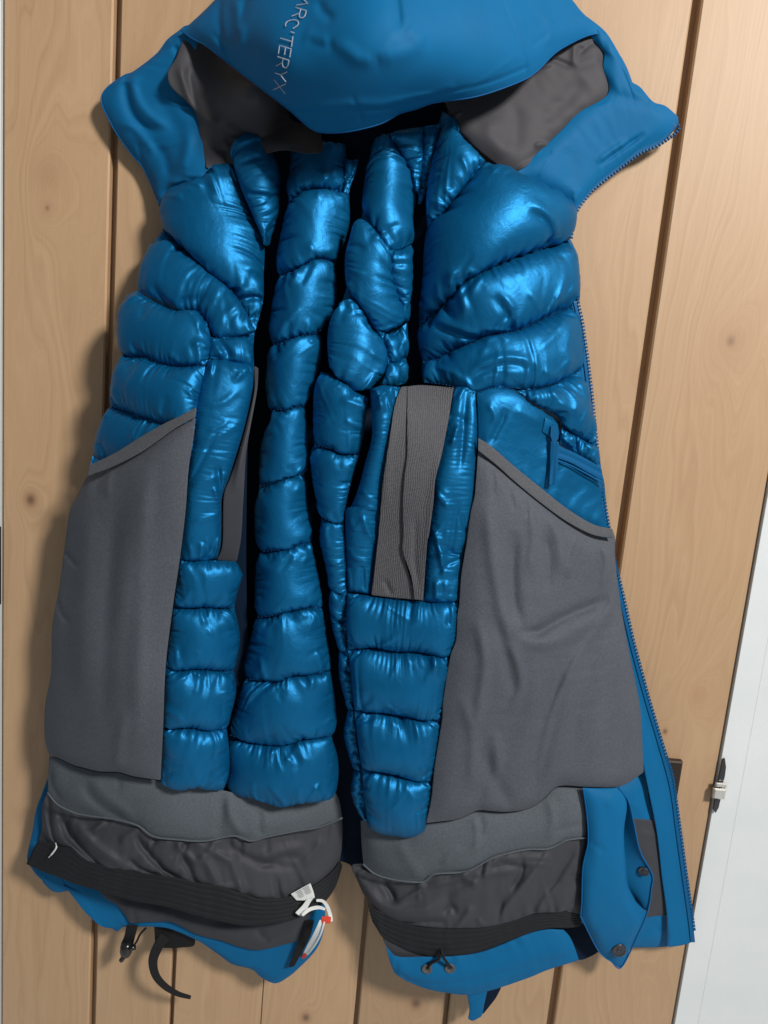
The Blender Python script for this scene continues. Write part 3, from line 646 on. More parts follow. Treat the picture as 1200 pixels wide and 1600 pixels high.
baf('710,605 730,600 744,609', '746,650 746,687 741,775 731,837 725,860 720,900', '661,939 690,943 717,941', '706,622 700,662 690,712 680,750 677,787 670,837 667,850', FR, 0.15, 0.10, 0.0010, drop=(.006, .006, 0, 0), noise_mm=1.5, bend=0.15, gather=0.10, loft=(0.17, 0.05), crumple=2.2, pucker=2.5,
    folds=[('728,612 722,650 718,690 713,740', -5, 4), ('738,625 734,670 728,720', 3, 6), ('705,700 712,672 720,668', 3, 4), ('700,690 706,690 714,664', 2.5, 3), ('700,820 695,850 680,885', 2.5, 6), ('712,780 705,830 700,870', -3, 4), ('700,775 690,765 682,790', 2.5, 5)])
sM = ['543,927 580,931 620,936 661,940 717,942', '544,1016 582,1012 618,1018 648,1018 676,1023 702,1026', '554,1110 582,1111 624,1117 654,1122 689,1126', '566,1202 588,1202 610,1207 646,1217 674,1221', '575,1281 587,1293 610,1301 638,1304 655,1297 665,1287']
lM = ['541,970', '548,1055', '559,1160', '568,1245']
rM = ['715,975 712,1001', '701,1050 693,1092', '684,1166 679,1195', '672,1251']
for i in range(4):
    baf(sM[i], rM[i], sM[i + 1], lM[i], FR, 0.10, 0.20, 0.0013, noise_mm=1.2, wav=(1.0, 6, 0.2, 0.0), drop=(0, .004, .012 if i == 3 else 0, 0), power=5)

# ---- upper right front
baf('690,172 700,180 712,196', '720,214 737,231 757,250', '668,358 690,334 711,309 732,283 757,252', '684,220 676,250 668,290 666,330', FR, 0.15, 0.14, 0.0010, drop=(.02, 0, 0, .03), noise_mm=1.2,
    folds=[('715,250 722,265 728,275', 3, 4), ('700,320 685,315 675,322', 3, 5)])
sD1 = '655,514 672,500 692,480 725,442 750,427 780,412 815,397 850,387 891,373'
baf('757,252 780,262 805,271 842,290 880,310 897,322', '897,336 895,352', sD1, '732,283 711,309 690,334 666,362 660,437 655,478', FR, 0.07, 0.14, 0.0015, drop=(0, .02, 0, .03), sp=3.4, steps=44, power=4, bend=0.4,
    folds=[('795,336 820,340 838,355 850,385', 5, 6), ('800,342 822,350 838,368 846,388', -5, 5), ('700,430 718,438 732,440', 3, 4), ('805,392 812,398 800,385', -4, 4), ('870,305 890,322 896,335', -2, 5), ('700,427 725,415 745,415', 2.5, 5), ('760,255 755,270 750,285', 2, 4)])
sD2 = '660,566 685,561 710,548 737,536 757,527 780,522 805,517 825,510 855,495 896,477'
baf(sD1, '899,392 903,430 902,462', sD2, '652,530', FR, 0.08, 0.16, 0.0014, drop=(0, .022, 0, .02), sp=3.2, steps=40, power=4, bend=0.35,
    folds=[('688,510 720,516 757,526', -7, 5), ('690,502 722,508 757,520', 3, 5), ('773,462 785,470 797,490 806,516', 5, 5), ('768,466 778,480 790,500 797,520', -4, 4), ('810,458 822,470 830,488', 3, 5), ('855,390 875,400 890,415', 2.5, 5)])
sD3 = '662,597 700,602 725,609 745,614 767,606 797,606 835,609 868,600 906,577'
baf(sD2, '905,505 909,540', sD3, '659,580', FR, 0.10, 0.16, 0.0012, drop=(0, .018, 0, .02), sp=3.2, steps=36, power=4,
    folds=[('735,590 755,575 785,565 815,568 828,580', 5, 5), ('735,597 760,582 790,574 820,577', -4, 4), ('700,572 690,582 700,592', -3, 5), ('760,545 775,535 800,532', 3, 5), ('876,502 869,540 870,575 868,598', 4, 7, 0.4)])
# pocket panel below, with its short zip
sQ = '807,610 835,630 870,650 878,662'
patch('chest_panel', '745,614 767,606 797,606 807,610', '835,630 870,650 878,664 874,690 905,712 940,738 948,800', '748,706 777,728 807,757 849,790 887,816 955,838', '747,650', FR, M['lining'], parka, sp=3.2, sim=(0.0266, 0.0228, 0.00004, 26, 0, 0.2, 1.2), off=0.0, drop=(0, .012, 0, 0),
      folds=[('762,630 772,650 768,665', 3, 5), ('790,640 775,670 762,695', -4, 5), ('800,640 820,650 842,662', 3, 8), ('850,700 860,730 862,760', 2, 12), ('905,745 925,755 935,770', 3, 8)])
baf('808,610 835,609 868,600 906,577', '914,605 921,640 929,675', '878,664 893,676 915,690 934,700', '835,630 870,650', FR, 0.16, 0.16, 0.0009, drop=(0, .014, 0, 0), noise_mm=2.0, bend=0.12,
    folds=[('850,615 862,625 870,640', 3, 4), ('878,610 884,630 880,650', 3, 4), ('900,640 895,660 905,675', 3, 4)])
baf('878,664 893,676 915,690 934,700', '937,715', '876,694 905,713 940,737', '875,680', FR, 0.12, 0.10, 0.0006, noise_mm=1.5)
zt = patch('pocket_zip', '870,696 895,706 920,719 940,731', '943,748', '868,715 893,724 918,738 943,752', [], FR, M['zip'], parka, sp=2.5, off=0.014, solid=0.0015, folds=[('866,705 893,715 918,728 944,741', -1.6, 2.2, 0, 1)], key='zipband')
tube('zip_tape_seam', '868,718 893,728 918,741 944,756', lambda p: FR(p) + 0.013, 0.0011, M['shell_edge'], parka)

# ---- right mesh pocket
rh_u = '747,684 769,698 807,731 849,765 887,795 927,819 957,826'
rh_l = '747,704 777,728 807,755 849,789 887,816 927,836 962,841'
rp_bot = '665,1287 690,1284 717,1280 746,1267 768,1268 793,1269 825,1264 850,1248 872,1229 915,1230 955,1231 977,1226 1006,1207'
patch('mesh_pocket', rh_l, '961,867 963,888 967,920 980,1000 1000,1100 1005,1180', rp_bot, '744,740 741,775 735,800 728,850 720,900 717,945 714,960 712,1000 703,1026 692,1092 690,1125 679,1194 673,1250', FR, M['grey'], parka, sp=3.8,
      sim=(0.0114, 0.0114, 0.00004, 26, 0.0, 0.25, 0.5), off=0.010, drop=(0, .012, 0, .004), solid=0.0012, key='rpocket', nmax=150,
      folds=[(a_, b_ * 1.25, c_ * 0.9) for a_, b_, c_ in [('760,780 768,870 785,960 800,1000', 5, 12), ('800,830 797,880 800,940 812,978', -7, 11), ('805,982 835,985 870,965 945,932', -9, 9), ('810,1000 850,1003 890,985 950,950', 5, 12),
             ('962,890 945,950 905,1010 870,1080 850,1140 835,1210', 5, 7), ('950,960 915,1040 895,1110 890,1180', -3, 10), ('820,790 828,840 822,900', 3, 7), ('850,800 868,850 872,900', 4, 9), ('845,830 852,880 850,925', -4, 8),
             ('905,835 885,885 882,905', 4, 6), ('935,845 940,880 930,920', 3, 6), ('790,750 795,780 800,800', -2, 4), ('765,730 768,750 768,780', -2, 4), ('812,772 818,792 818,812', -2, 3),
             ('745,960 757,1030 748,1100 742,1150', 4.5, 10), ('772,960 790,1030 800,1085', -4, 10), ('795,1000 812,1060 795,1110', 3.5, 8), ('722,1080 738,1150 735,1230', 3.5, 10), ('752,1160 770,1210 800,1262', -4.5, 12), ('768,1130 775,1190 755,1262', 4, 10),
             ('840,1020 825,1120 790,1230', 3.5, 17), ('905,1010 880,1120 850,1240', 3.5, 17), ('950,960 930,1080 920,1215', 3.5, 17), ('870,1020 855,1120 825,1240', -3, 13), ('985,1040 975,1120 960,1220', -2.5, 14)]])
patch('pocket_hem', rh_u, [], rh_l, [], FR, M['grey_hem'], parka, sp=3, off=0.014, solid=0.0011, bulge=0.0006)
rb_top = '563,1282 575,1281 587,1293 610,1301 638,1304 660,1289 690,1284 717,1280 746,1267 768,1268 793,1269 825,1264 850,1248 872,1229 912,1231'
rb_bot = '567,1350 587,1366 619,1375 660,1378 679,1366 730,1361 771,1340 819,1328 857,1326 885,1313 917,1309'
patch('waist_band', rb_top, '917,1272', rb_bot, '564,1315', FR, M['band'], parka, sp=4, sim=(0.0114, 0.0114, 0.00004, 20, 0, 0.3, 0.4), off=-0.004, drop=(0, 0, 0, .02), power=5, solid=0.0012,
      folds=[('746,1270 752,1285 748,1305', -5, 4), ('742,1275 745,1300 740,1330', 4, 6), ('855,1245 862,1275 855,1310', 4, 7), ('690,1350 705,1330 720,1320', 4, 5), ('860,1300 880,1290 912,1285', -3, 5), ('620,1310 640,1340 660,1370', 3, 9)])
tube('band_hem', rb_bot, lambda p: FR(p) - 0.001, 0.0014, M['band'], parka, 80)
rs_bot = '575,1412 591,1423 622,1432 657,1438 692,1443 730,1443 762,1442 806,1432 834,1423 872,1423 907,1429'
patch('powder_skirt', rb_bot, '914,1345 911,1370 909,1405', rs_bot, '549,1353 559,1378', FR, M['skirt'], parka, sp=3.5, sim=(0.05, 0.07, 0.00004, 30, 0.0001, 0.12, 2.5), off=-0.008, drop=(0, 0, 0, .02), power=5, solid=0.001,
      wav=(2.6, 17, 0, 0.15),
      folds=[(a_, b_ * 1.5, c_ * 0.7) for a_, b_, c_ in [('595,1372 612,1388 618,1400', -7, 5), ('655,1380 640,1390 622,1400', 4, 5), ('560,1370 600,1402 650,1408 700,1395', 8, 12), ('700,1398 740,1375 770,1350', 6, 14), ('690,1410 705,1402 712,1412', -6, 6), ('815,1335 812,1360 795,1380', -5, 5), ('770,1420 800,1390 840,1350 860,1330', 5, 8), ('850,1390 870,1360 900,1320', -4, 6), ('830,1420 850,1390 870,1370', 4, 6), ('620,1425 680,1420 700,1425', -6, 6)]], pucker=3.5, crumple=2.6)
re_bot = '584,1442 600,1467 635,1486 673,1495 705,1494 746,1488 781,1476 825,1459 857,1451 891,1450 908,1446'
patch('elastic_band', rs_bot, [], re_bot, '578,1425', FR, M['elastic'], parka, sp=4, off=0.0, solid=0.002, rib=(6, 1.7), wav=(0.5, 13, 0.6, 0.6), subsurf=0, drop=(0, 0.01, 0, 0.01))
patch('hem_facing', '597,1462 635,1484 673,1493 705,1492 781,1474 850,1452', '840,1460', '605,1481 619,1496 657,1498 700,1500 781,1484 835,1462', '600,1472', SH, M['skirt'], parka, sp=4, off=0.010, solid=0.001)
patch('shell_hem', '603,1478 619,1494 657,1495 705,1494 746,1489 781,1477 825,1459 857,1452 881,1453', '891,1464 899,1482', '616,1521 635,1533 667,1546 698,1552 730,1555 768,1548 825,1529 857,1516 905,1501', '608,1500', SH, M['shell'], parka, sp=3.2, off=0.016, sim=(0.0076, 0.0190, 0.00004, 20, 0, 0.25, 0.6), solid=0.0018, key='rhem', wav=(0.7, 10, 0.2, 0.3),
      folds=[('630,1522 648,1533 680,1533 717,1530 760,1521 830,1505 901,1488', -2.2, 4, 0, 1), ('618,1500 620,1515 618,1522', -3, 4)])
patch('shell_back_hem', '580,1400 700,1430 890,1420 960,1420', '960,1460 935,1488', '640,1520 700,1530 860,1504 912,1500', '600,1450', SH, M['shell_shade'], parka, sp=8, off=-0.012, solid=0.0012)

# ---- lower right corner: facing, placket, flap with snaps
def zx(y): return np.interp(y, [470, 500, 562, 612, 662, 740, 800, 880, 920, 1000, 1090, 1160, 1210, 1272, 1360, 1422, 1452, 1472], [903, 910, 919, 925, 930, 938, 948, 962, 972, 990, 1014, 1035, 1051, 1060, 1072, 1081, 1085, 1087])
ZR = Field('903,470,46 919,562,42 938,740,40 962,880,40 990,1000,38 1035,1160,34 1060,1272,31 1087,1472,28 880,480,50 940,1000,46 1000,1300,46 1000,1480,44')
zy = np.array([470, 520, 600, 680, 760, 840, 920, 1000, 1090, 1160, 1230, 1300, 1370, 1430, 1473])
edge = [(float(zx(y)) - 5, float(y)) for y in zy]
inner = [(893, 470), (898, 520), (900, 600), (910, 680), (925, 760), (940, 840), (955, 920), (968, 1000), (985, 1090), (998, 1160), (1013, 1235), (1026, 1300), (1034, 1370), (1042, 1430), (1044, 1481)]
patch('zip_placket', [inner[0], edge[0]], edge[1:-1], [inner[-1], (1066, 1478), edge[-1]], inner[1:-1], ZR, M['shell'], parka, sp=5, off=0.004, solid=0.002, nmax=170, key='placket',
      folds=[([(zx(y) - 16, y) for y in zy], -1.6, 3, 0, 1), ('1035,1440 1040,1455 1046,1470', -3, 4), ('1052,1440 1058,1455 1060,1475', -2, 3)])
tp = [(float(zx(y)) - 1.5, float(y)) for y in zy]
patch('zip_tape', [(tp[0][0] - 6, tp[0][1]), (tp[0][0] + 1, tp[0][1])], [(a + 1, b_) for a, b_ in tp[1:-1]], [(tp[-1][0] - 6, tp[-1][1]), (tp[-1][0] + 1, tp[-1][1])], [(a - 6, b_) for a, b_ in tp[1:-1]], ZR, M['zip'], parka, sp=5, off=0.006, solid=0.0012, nmax=170)
patch('corner_panel', '905,1236 955,1229 977,1225 1008,1204', '1014,1245 1024,1290 1034,1370 1042,1430', '905,1440 960,1478 1000,1481 1044,1480', '905,1330', FR, M['shell'], parka, sp=4, off=-0.020, solid=0.0015, sim=(0.0076, 0.0076, 0.00004, 14, 0, 0.3, 0.4),
      folds=[('985,1250 1005,1275 1020,1282', 2, 6), ('1020,1440 1030,1455 1038,1470', -3, 5), ('1000,1465 1020,1458 1040,1452', 2, 5)])
patch('corner_patch', '985,1279 1005,1280 1022,1282', '1029,1310 1035,1367 1042,1427', '1004,1437 1020,1432 1044,1427', '995,1330 1002,1390', FR, M['skirt'], parka, sp=4, off=-0.013, solid=0.001, folds=[('1000,1300 1015,1305 1028,1300', 2, 5)])
fi = '981,1255 975,1300 977,1355 981,1385 995,1410'
patch('placket_flap', '911,1231 940,1231 968,1231', fi.replace('981,1255', '977,1245 980,1262'), '908,1434 935,1485 955,1502 971,1511 990,1472 1012,1426', '917,1272 919,1315 911,1355 909,1410', FR, M['shell'], parka, sp=3.2, off=0.006, sim=(0.0076, 0.0114, 0.00004, 22, 0, 0.3, 0.5), solid=0.0018, key='flap', bulge=0.004,
      folds=[('960,1236 950,1250 945,1262', 2, 5), ('922,1315 935,1322 942,1330', -2, 5), ('975,1395 990,1420 1000,1440', -3, 6), ('930,1460 945,1445 965,1440', 2, 8)])
patch('flap_lining', '968,1231 974,1238 981,1250', '985,1268 991,1290 1001,1330 1019,1365 1018,1390', '995,1408 1004,1420 1013,1424', '972,1300 974,1355 979,1385', FR, M['shell'], parka, sp=3, off=-0.004, drop=(0, -0.010, 0, 0.012), solid=0.0012, power=1.5)
tube('flap_piping', '967,1231 982,1252 990,1285 1000,1330 1019,1366 1018,1388 1012,1424 997,1460 971,1511 955,1502 935,1485 908,1433', lambda p: FR(p) + 0.007, 0.0013, M['shell_edge'], parka, 90)
tube('flap_piping', '911,1231 917,1272 919,1315 911,1355 909,1410 907,1433', lambda p: FR(p) + 0.0075, 0.0012, M['shell_edge'], parka, 60)
def disc(name, px, py, d, r, mat, parent, n=0.0, prof=((1, 0), (1, .2), (.88, .3), (.76, .2), (.5, .16), (.34, .24), (.28, .3), (.14, .3), (.1, .18), (0, .18))):
    c = at(px, py, d); V, F = [], []; K = 24
    for (a, h) in prof:
        for j in range(K):
            t = 2 * math.pi * j / K
            V.append((c[0] + r * a * math.cos(t), c[1] - r * h - n * math.cos(t) * r * a, c[2] + r * a * math.sin(t)))
    for i in range(len(prof) - 1):
        for j in range(K):
            k = (j + 1) % K; F.append((i * K + j, i * K + k, (i + 1) * K + k, (i + 1) * K + j))
    return mesh_obj(name, V, F, mat, parent)
d0 = float(on_grid('flap', [(967, 1484)])[0])
disc('snap', 967, 1484, d0 + 0.002, 0.0118, M['snap'], parka)
disc('snap', 1005, 1361, float(FR(np.array([1005., 1361.]))) + 0.004, 0.0075, M['snap'], parka, n=0.5)

# ---- stitching: dark thread in the seams of the lining
def stitches(lines, field, pitch=4.2):
    parts = []
    for ln in lines:
        p = smooth_line(pts(ln), max(8, int(length(pts(ln)) / 1.4))); n = len(p)
        C = at(p[:, 0], p[:, 1], field(p) + 0.0016)
        k = 0
        while k + 3 <= n:
            parts.append(tube_pts(C[k:k + 3], 0.00065, 5)); k += 4
    return merge(parts)
for ln, fl in ((sB[1:10], BK), (sC[1:6] + ['561,709 549,750 540,790 537,816 538,850 541,900 542,934 541,1000 544,1016 547,1051 554,1110 557,1163 566,1202 567,1235 571,1283'], CR), (sL[1:4] + [s1, s2, s3, s4], FL), (sM[1:4] + [sD1, sD2, sD3, sQ], FR)):
    v, f = stitches(ln, fl)
    o = mesh_obj('seam_stitching', v, f, M['thread'], parka); o['kind'] = 'stuff'

# ---- collar, collar lining, right collar zip
patch('collar_lining', '296,40 330,50 375,85 430,115 490,150', '500,200 505,235', '322,262 345,262 385,250 440,235 480,240', '284,66 274,92 262,112 266,134 288,156 306,178 312,212', GL, M['collar_grey'], parka, sp=4, sim=(0.0228, 0.0228, 0.00004, 24, 0, 0.2, 1.0), solid=0.001,
      folds=[('288,100 282,112 296,150 310,178', 9, 7), ('290,110 300,150 312,175', -6, 5), ('312,178 340,200 360,240', 5, 8), ('345,190 335,165 325,150', -6, 8), ('355,195 385,205 395,215', -5, 6), ('350,235 356,245 352,255', -4, 4), ('365,155 390,140 410,150', 6, 8)])
cl_out = '245,85 210,112 195,118 170,135 159,150 160,165 170,186 182,208 205,240 222,260 236,287'
patch('collar', '288,40 302,38 314,48', '306,80 296,110 292,150 312,180 316,212 322,262', '256,337 267,302 287,291 312,281 330,258', '262,63 ' + cl_out + ' 246,312', CL, M['shell'], parka, sp=3.2, sim=(0.0114, 0.0114, 0.00004, 22, 0, 0.25, 0.6), off=-0.008, solid=0.0018, nmax=150, key='collar', crumple=1.1,
      folds=[('206,118 202,140 208,170 225,195 252,210', -6, 7, 0.3), ('212,120 215,150 235,180 270,205', 5, 7), ('275,75 285,90 290,100', -4, 5), ('190,195 215,200 235,225 250,240', 4, 7), ('240,220 262,245 272,285', -4, 8), ('300,200 296,240 285,280', 5, 8), ('250,150 270,185 290,220', -3, 12), ('270,290 285,283 300,285', 3, 5)])
tube('collar_piping', '283,47 262,63 ' + cl_out + ' 246,312 256,338', lambda p: CL(p) - 0.0085, 0.0012, M['shell_edge'], parka, 100)
patch('collar_lining', '690,150 710,135 813,95 893,45 935,45', '951,85 949,105 958,150 915,184 885,210 845,248', '720,207 745,232 775,256 812,281', '704,180', CO, M['collar_grey'], parka, sp=3.6, sim=(0.0190, 0.0190, 0.00004, 24, 0, 0.2, 1.0), off=-0.004, solid=0.001, key='rlining',
      crumple=1.5, folds=[('835,195 870,168 908,128', -3, 13), ('770,185 765,212 792,245', 3, 13), ('800,165 805,200 800,240', -2.5, 12), ('880,110 905,105 935,95', 2, 9)])
cz = '1060,196 1058,206 1030,226 1000,240 960,270 930,294 914,312 904,326 897,342 893,371'
rc_in = '925,60 943,82 942,105 950,146 905,175 880,200 865,215 838,240'
patch('collar', '899,12 943,46 963,76 976,102 986,126 1000,135 1020,158 1040,165 1060,182', '1059,196 1040,218 1000,239 960,268 930,293 914,311', '806,271 820,278 845,289 880,308 898,334', rc_in, CO, M['shell'], parka, sp=3.2, sim=(0.0076, 0.0114, 0.00004, 22, 0, 0.25, 0.5), solid=0.0018, nmax=140, key='rcollar', crumple=0.8, off=0.002,
      folds=[('931,260 950,245 975,228 1003,209', -5, 3.5), ('926,256 950,238 978,220', 4, 6), ('952,75 970,100 984,122', -3, 4), ('955,150 985,160 1015,165', -3, 10), ('880,230 888,260 885,290', -2, 12)])
tube('collar_piping', '960,75 976,102 986,127', lambda p: CO(p) + 0.003, 0.0014, M['shell_edge'], parka, 30)

# ---- zips: one tooth after another along the edge
def teeth(line, depth, pitch=5.4):
    n0 = smooth_line(pts(line), 400); L = length(n0); n = int(L / pitch)
    p = smooth_line(n0, n); dp = depth(p)
    C = at(p[:, 0], p[:, 1], dp); T = np.gradient(C, axis=0); T /= np.linalg.norm(T, axis=1, keepdims=True)
    parts = []
    for i in range(n):
        t = T[i]; y = np.array([0, 1.0, 0]); s = np.cross(t, y); s /= np.linalg.norm(s)
        hx, hy, hz = 0.0024, 0.0020, 0.0015
        V = []
        for (a, sy, b_) in ((-1, -1, -1), (1, -1, -1), (1, -1, 1), (-1, -1, 1), (-1, 1, -1), (1, 1, -1), (1, 1, 1), (-1, 1, 1)):
            k = 0.7 if sy < 0 else 1.0
            V.append(C[i] + s * a * hx * k + y * sy * hy + t * b_ * hz * k)
        parts.append((V, [(0, 1, 2, 3), (4, 7, 6, 5), (0, 4, 5, 1), (1, 5, 6, 2), (2, 6, 7, 3), (3, 7, 4, 0)]))
    return merge(parts)
v, f = teeth([(float(zx(y)), float(y)) for y in np.linspace(462, 1452, 60)], lambda p: ZR(p) + 0.006)
o = mesh_obj('zip_teeth', v, f, M['zip'], parka, smooth=False); o['kind'] = 'stuff'
v, f = teeth(cz, lambda p: CO(p) + 0.003)
o = mesh_obj('zip_teeth', v, f, M['zip'], parka, smooth=False); o['kind'] = 'stuff'
czp = pts(cz)
patch('zip_tape', [(1052, 190), (1060, 196)], [tuple(a) for a in czp[2:-1]], [(885, 371), (893, 371)], [tuple(a + np.array([-7, -7])) for a in czp[2:-2]] + [(888, 342)], CO, M['zip'], parka, sp=4, off=0.004, solid=0.0012)

# ---- hood
hood = patch('hood', '450,-150 615,-165 780,-150', '850,-60 897,3 915,24', '284,48 300,60 320,70 340,85 365,105 400,132 450,170 485,200 507,207 540,206 575,199 600,191 625,177 650,170 680,160 747,150 813,127 840,110 867,83 893,67 920,55 946,51', '380,-60 335,0', HD, M['shell'], parka, sp=3, sim=(0.0057, 0.0076, 0.00004, 20, 0, 0.35, 0.4), solid=0.0012, nmax=230, key='hood', crumple=0.8,
      folds=[('400,148 445,172 500,172 560,166 620,160 700,141 760,128 818,106', -2.5, 2.6, 0, 1), ('395,140 445,160 500,164 560,158 620,152 700,133', 2, 7, 0, 1),
             ('770,-20 790,33 813,87 822,126', -1.8, 2.0, 0, 1), ('355,-5 350,30 357,78 382,110', -4, 6, 0.4), ('372,-5 382,45 375,90', 5, 8), ('395,-5 385,25 382,50', -4, 6),
             ('504,5 508,22 525,38', -4, 8), ('480,52 500,66 520,66', 3, 11), ('482,62 507,74 528,72', -2.5, 8), ('525,66 545,80 562,92 590,92', 3, 11), ('615,-20 620,20 623,48', -5, 9, 0.4), ('632,45 650,58 666,64', 2.5, 10), ('622,50 600,75 580,90', 2, 12), ('590,92 630,82 668,66', 3, 13),
             ('840,20 855,50 850,75', 2.5, 6), ('825,75 840,62 850,55', -2, 4), ('800,0 830,30 850,40', -2, 8)])
tube('hood_binding', '284,48 300,60 320,70 340,85 365,105 400,132 450,170 485,200 507,207 540,206 575,199 600,191 625,177 650,170 680,160 747,150 813,127 840,110 867,83 893,67 920,55 946,51', lambda p: HD(p) - 0.0005, 0.0010, M['shell_edge'], parka, 120)

# lettering on the hood: strokes along a line that runs down the brim, tops of the letters to the right
GL_ = {'A': [[(0, 0), (.5, 1), (1, 0)]], 'R': [[(0, 0), (0, 1), (.55, 1), (.85, .9), (.9, .75), (.8, .56), (.5, .48), (0, .48)], [(.45, .48), (1, 0)]],
       'C': [[(1, .12), (.75, .01), (.45, 0), (.15, .2), (.02, .5), (.15, .8), (.45, 1), (.75, .99), (1, .88)]], "'": [[(.5, 1.05), (.42, .78)]],
       'T': [[(0, 1), (1, 1)], [(.5, 1), (.5, 0)]], 'E': [[(.9, 0), (0, 0), (0, 1), (.9, 1)], [(0, .52), (.8, .52)]], 'Y': [[(0, 1), (.5, .48), (1, 1)], [(.5, .48), (.5, 0)]], 'X': [[(0, 1), (1, 0)], [(0, 0), (1, 1)]]}
base = smooth_line(pts('469,-6 463,10 456,26 444,40 439,58 436,78 433,97 430,116 428,140'), 300)
tops = smooth_line(pts('482,-2 480,12 474,30 461,44 457,62 454,84 450,102 447,120 445,146'), 300)
word = "ARC'TERYX"; wd = [1, 1, 1.05, 0.35, 1, .95, 1, 1, 1]; tot = sum(wd) + 0.28 * (len(wd) - 1); cur = 0.0
parts = []
for ch, wch in zip(word, wd):
    for st in GL_[ch]:
        st = smooth_line(np.array(st), 14) if ch in 'C' else np.array(st, float)
        q = []
        for (a, b_) in st:
            s = (cur + a * wch) / tot * 299
            B0 = np.array([np.interp(s, range(300), base[:, k]) for k in (0, 1)]); T0 = np.array([np.interp(s, range(300), tops[:, k]) for k in (0, 1)])
            q.append(B0 + (T0 - B0) * b_)
        q = np.array(q)
        q = smooth_line(q, max(4, int(length(q) / 2.5))) if len(q) == 2 else np.vstack([np.linspace(q[i], q[i + 1], 4, endpoint=False) for i in range(len(q) - 1)] + [q[-1:]])
        t = np.gradient(q, axis=0); t /= np.linalg.norm(t, axis=1, keepdims=True) + 1e-9
        nrm = np.stack([-t[:, 1], t[:, 0]], 1) * 0.82
        q[0] -= t[0] * 0.9; q[-1] += t[-1] * 0.9
        a_, c_ = q + nrm, q - nrm
        dd = on_grid('hood', q) + 0.0022
        A_ = at(a_[:, 0], a_[:, 1], dd); C_ = at(c_[:, 0], c_[:, 1], dd)
        V = np.vstack([A_, C_]); k = len(q)
        parts.append((V, [(i, i + 1, k + i + 1, k + i) for i in range(k - 1)]))
    cur += wch + 0.28
v, f = merge(parts)
mesh_obj('lettering', v, f, M['logo'], hood)

# ---- zip pull on the small pocket zip
def slab(name, outline, depth, th, mat, parent, key=None):
    """a flat piece with a real thickness cut to an outline (pixels) at the given depth"""
    p = pts(outline); n = len(p)
    d = np.full(n, depth) if np.ndim(depth) == 0 else np.asarray(depth)
    A_ = at(p[:, 0], p[:, 1], d); B_ = A_ + np.array([0, th, 0])
    V = np.vstack([A_, B_]); F = [tuple(range(n)), tuple(range(2 * n - 1, n - 1, -1))] + [(i, n + i, n + (i + 1) % n, (i + 1) % n) for i in range(n)]
    return mesh_obj(name, V, F, mat, parent, smooth=False)
dz_ = float(FR(np.array([866., 690.]))) + 0.013
zp = slab('zip_slider', '861,666 866,663 871,667 873,684 868,692 863,690 860,680', dz_ + 0.004, 0.005, M['zip'], parka)
patch('zip_pull', '862,690 868,690 873,691', '873,705 871,735 869,752', '857,757 861,759 868,757', '861,705 858,735', Field('866,690,%f 864,758,%f 855,720,%f' % (dz_ * 1000 + 5, dz_ * 1000 + 6, dz_ * 1000 + 5)), M['zip'], parka, sp=2, solid=0.003, subsurf=0, wav=(0.5, 2, 5, 5))
patch('zip_garage', '852,652 862,656 872,662', '874,680', '847,674 855,680 866,686', [], FR, M['lining'], parka, sp=2, off=0.007, solid=0.001, bulge=0.002)

# ---- drawcord and grommets on the right hem
for gx, gy in ((667, 1514), (703, 1513)):
    dg = float(on_grid('rhem', [(gx, gy)])[0])
    disc('grommet', gx, gy, dg + 0.001, 0.0088, M['grommet'], parka, prof=((1, 0), (1, .12), (.85, .22), (.65, .18), (.5, .0), (.2, -.02), (0, -.02)))
dg = float(on_grid('rhem', [(685, 1505)])[0])
tube('drawcord', '668,1513 674,1505 684,1500 688,1494 690,1484', [dg + .004, dg + .010, dg + .012, dg + .010, dg + .004], 0.0024, M['black'], parka)
tube('drawcord', '704,1512 699,1505 694,1498 691,1490 689,1482', [dg + .004, dg + .010, dg + .012, dg + .010, dg + .004], 0.0024, M['black'], parka)
patch('hem_tab', '728,1546 745,1547 762,1548', '757,1570 754,1586', '731,1592 738,1596 750,1590', '733,1575', SH, M['shell'], parka, sp=3, off=-0.006, solid=0.002, bulge=0.002)
patch('hem_tab_backing', '745,1540 765,1543 784,1543', '775,1560', '752,1586 756,1584 762,1576', '750,1560', SH, M['shell_shade'], parka, sp=4, off=-0.014, solid=0.002)

# ---- straps, cord lock and hem tape on the left
SB = lambda p: SH(p) + 0.012
patch('hem_webbing', '240,1440 275,1444 305,1460', '304,1477', '242,1482 270,1482 296,1480', '241,1460', SH, M['black'], parka, sp=4, off=-0.004, solid=0.002)
lw = smooth_line(pts('258,1462 247,1478 239,1500 243,1523 257,1540 277,1552 298,1558'), 40)
t = np.gradient(lw, axis=0); t /= np.linalg.norm(t, axis=1, keepdims=True); nn = np.stack([-t[:, 1], t[:, 0]], 1)
wv = np.interp(np.linspace(0, 1, 40), [0, .3, .7, 1], [8.5, 7.5, 5.5, 3])[:, None]
patch('webbing_strap', lw + nn * wv, [], lw - nn * wv, [], Field('258,1462,52 239,1500,62 257,1540,58 298,1558,40'), M['black'], parka, sp=2.5, solid=0.0018)
patch('webbing_strap', '197,1446 206,1445 216,1446', '212,1460 208,1476', '188,1476 197,1480 206,1480', '194,1462', SH, M['black'], parka, sp=2.5, off=0.014, solid=0.002)
cl_d = float(SH(np.array([197., 1482.]))) + 0.016
V1, F1 = tube_pts(at(np.array([199.0, 198, 197, 196]), np.array([1472.0, 1478, 1486, 1492]), np.full(4, cl_d)), np.array([0.008, 0.0105, 0.0105, 0.008]), 16)
cl_o = mesh_obj('cord_lock', V1, F1, M['plastic'], parka)
V1, F1 = tube_pts(at(np.array([203.0, 211]), np.array([1482.0, 1480]), np.full(2, cl_d + 0.006)), 0.0045, 12)
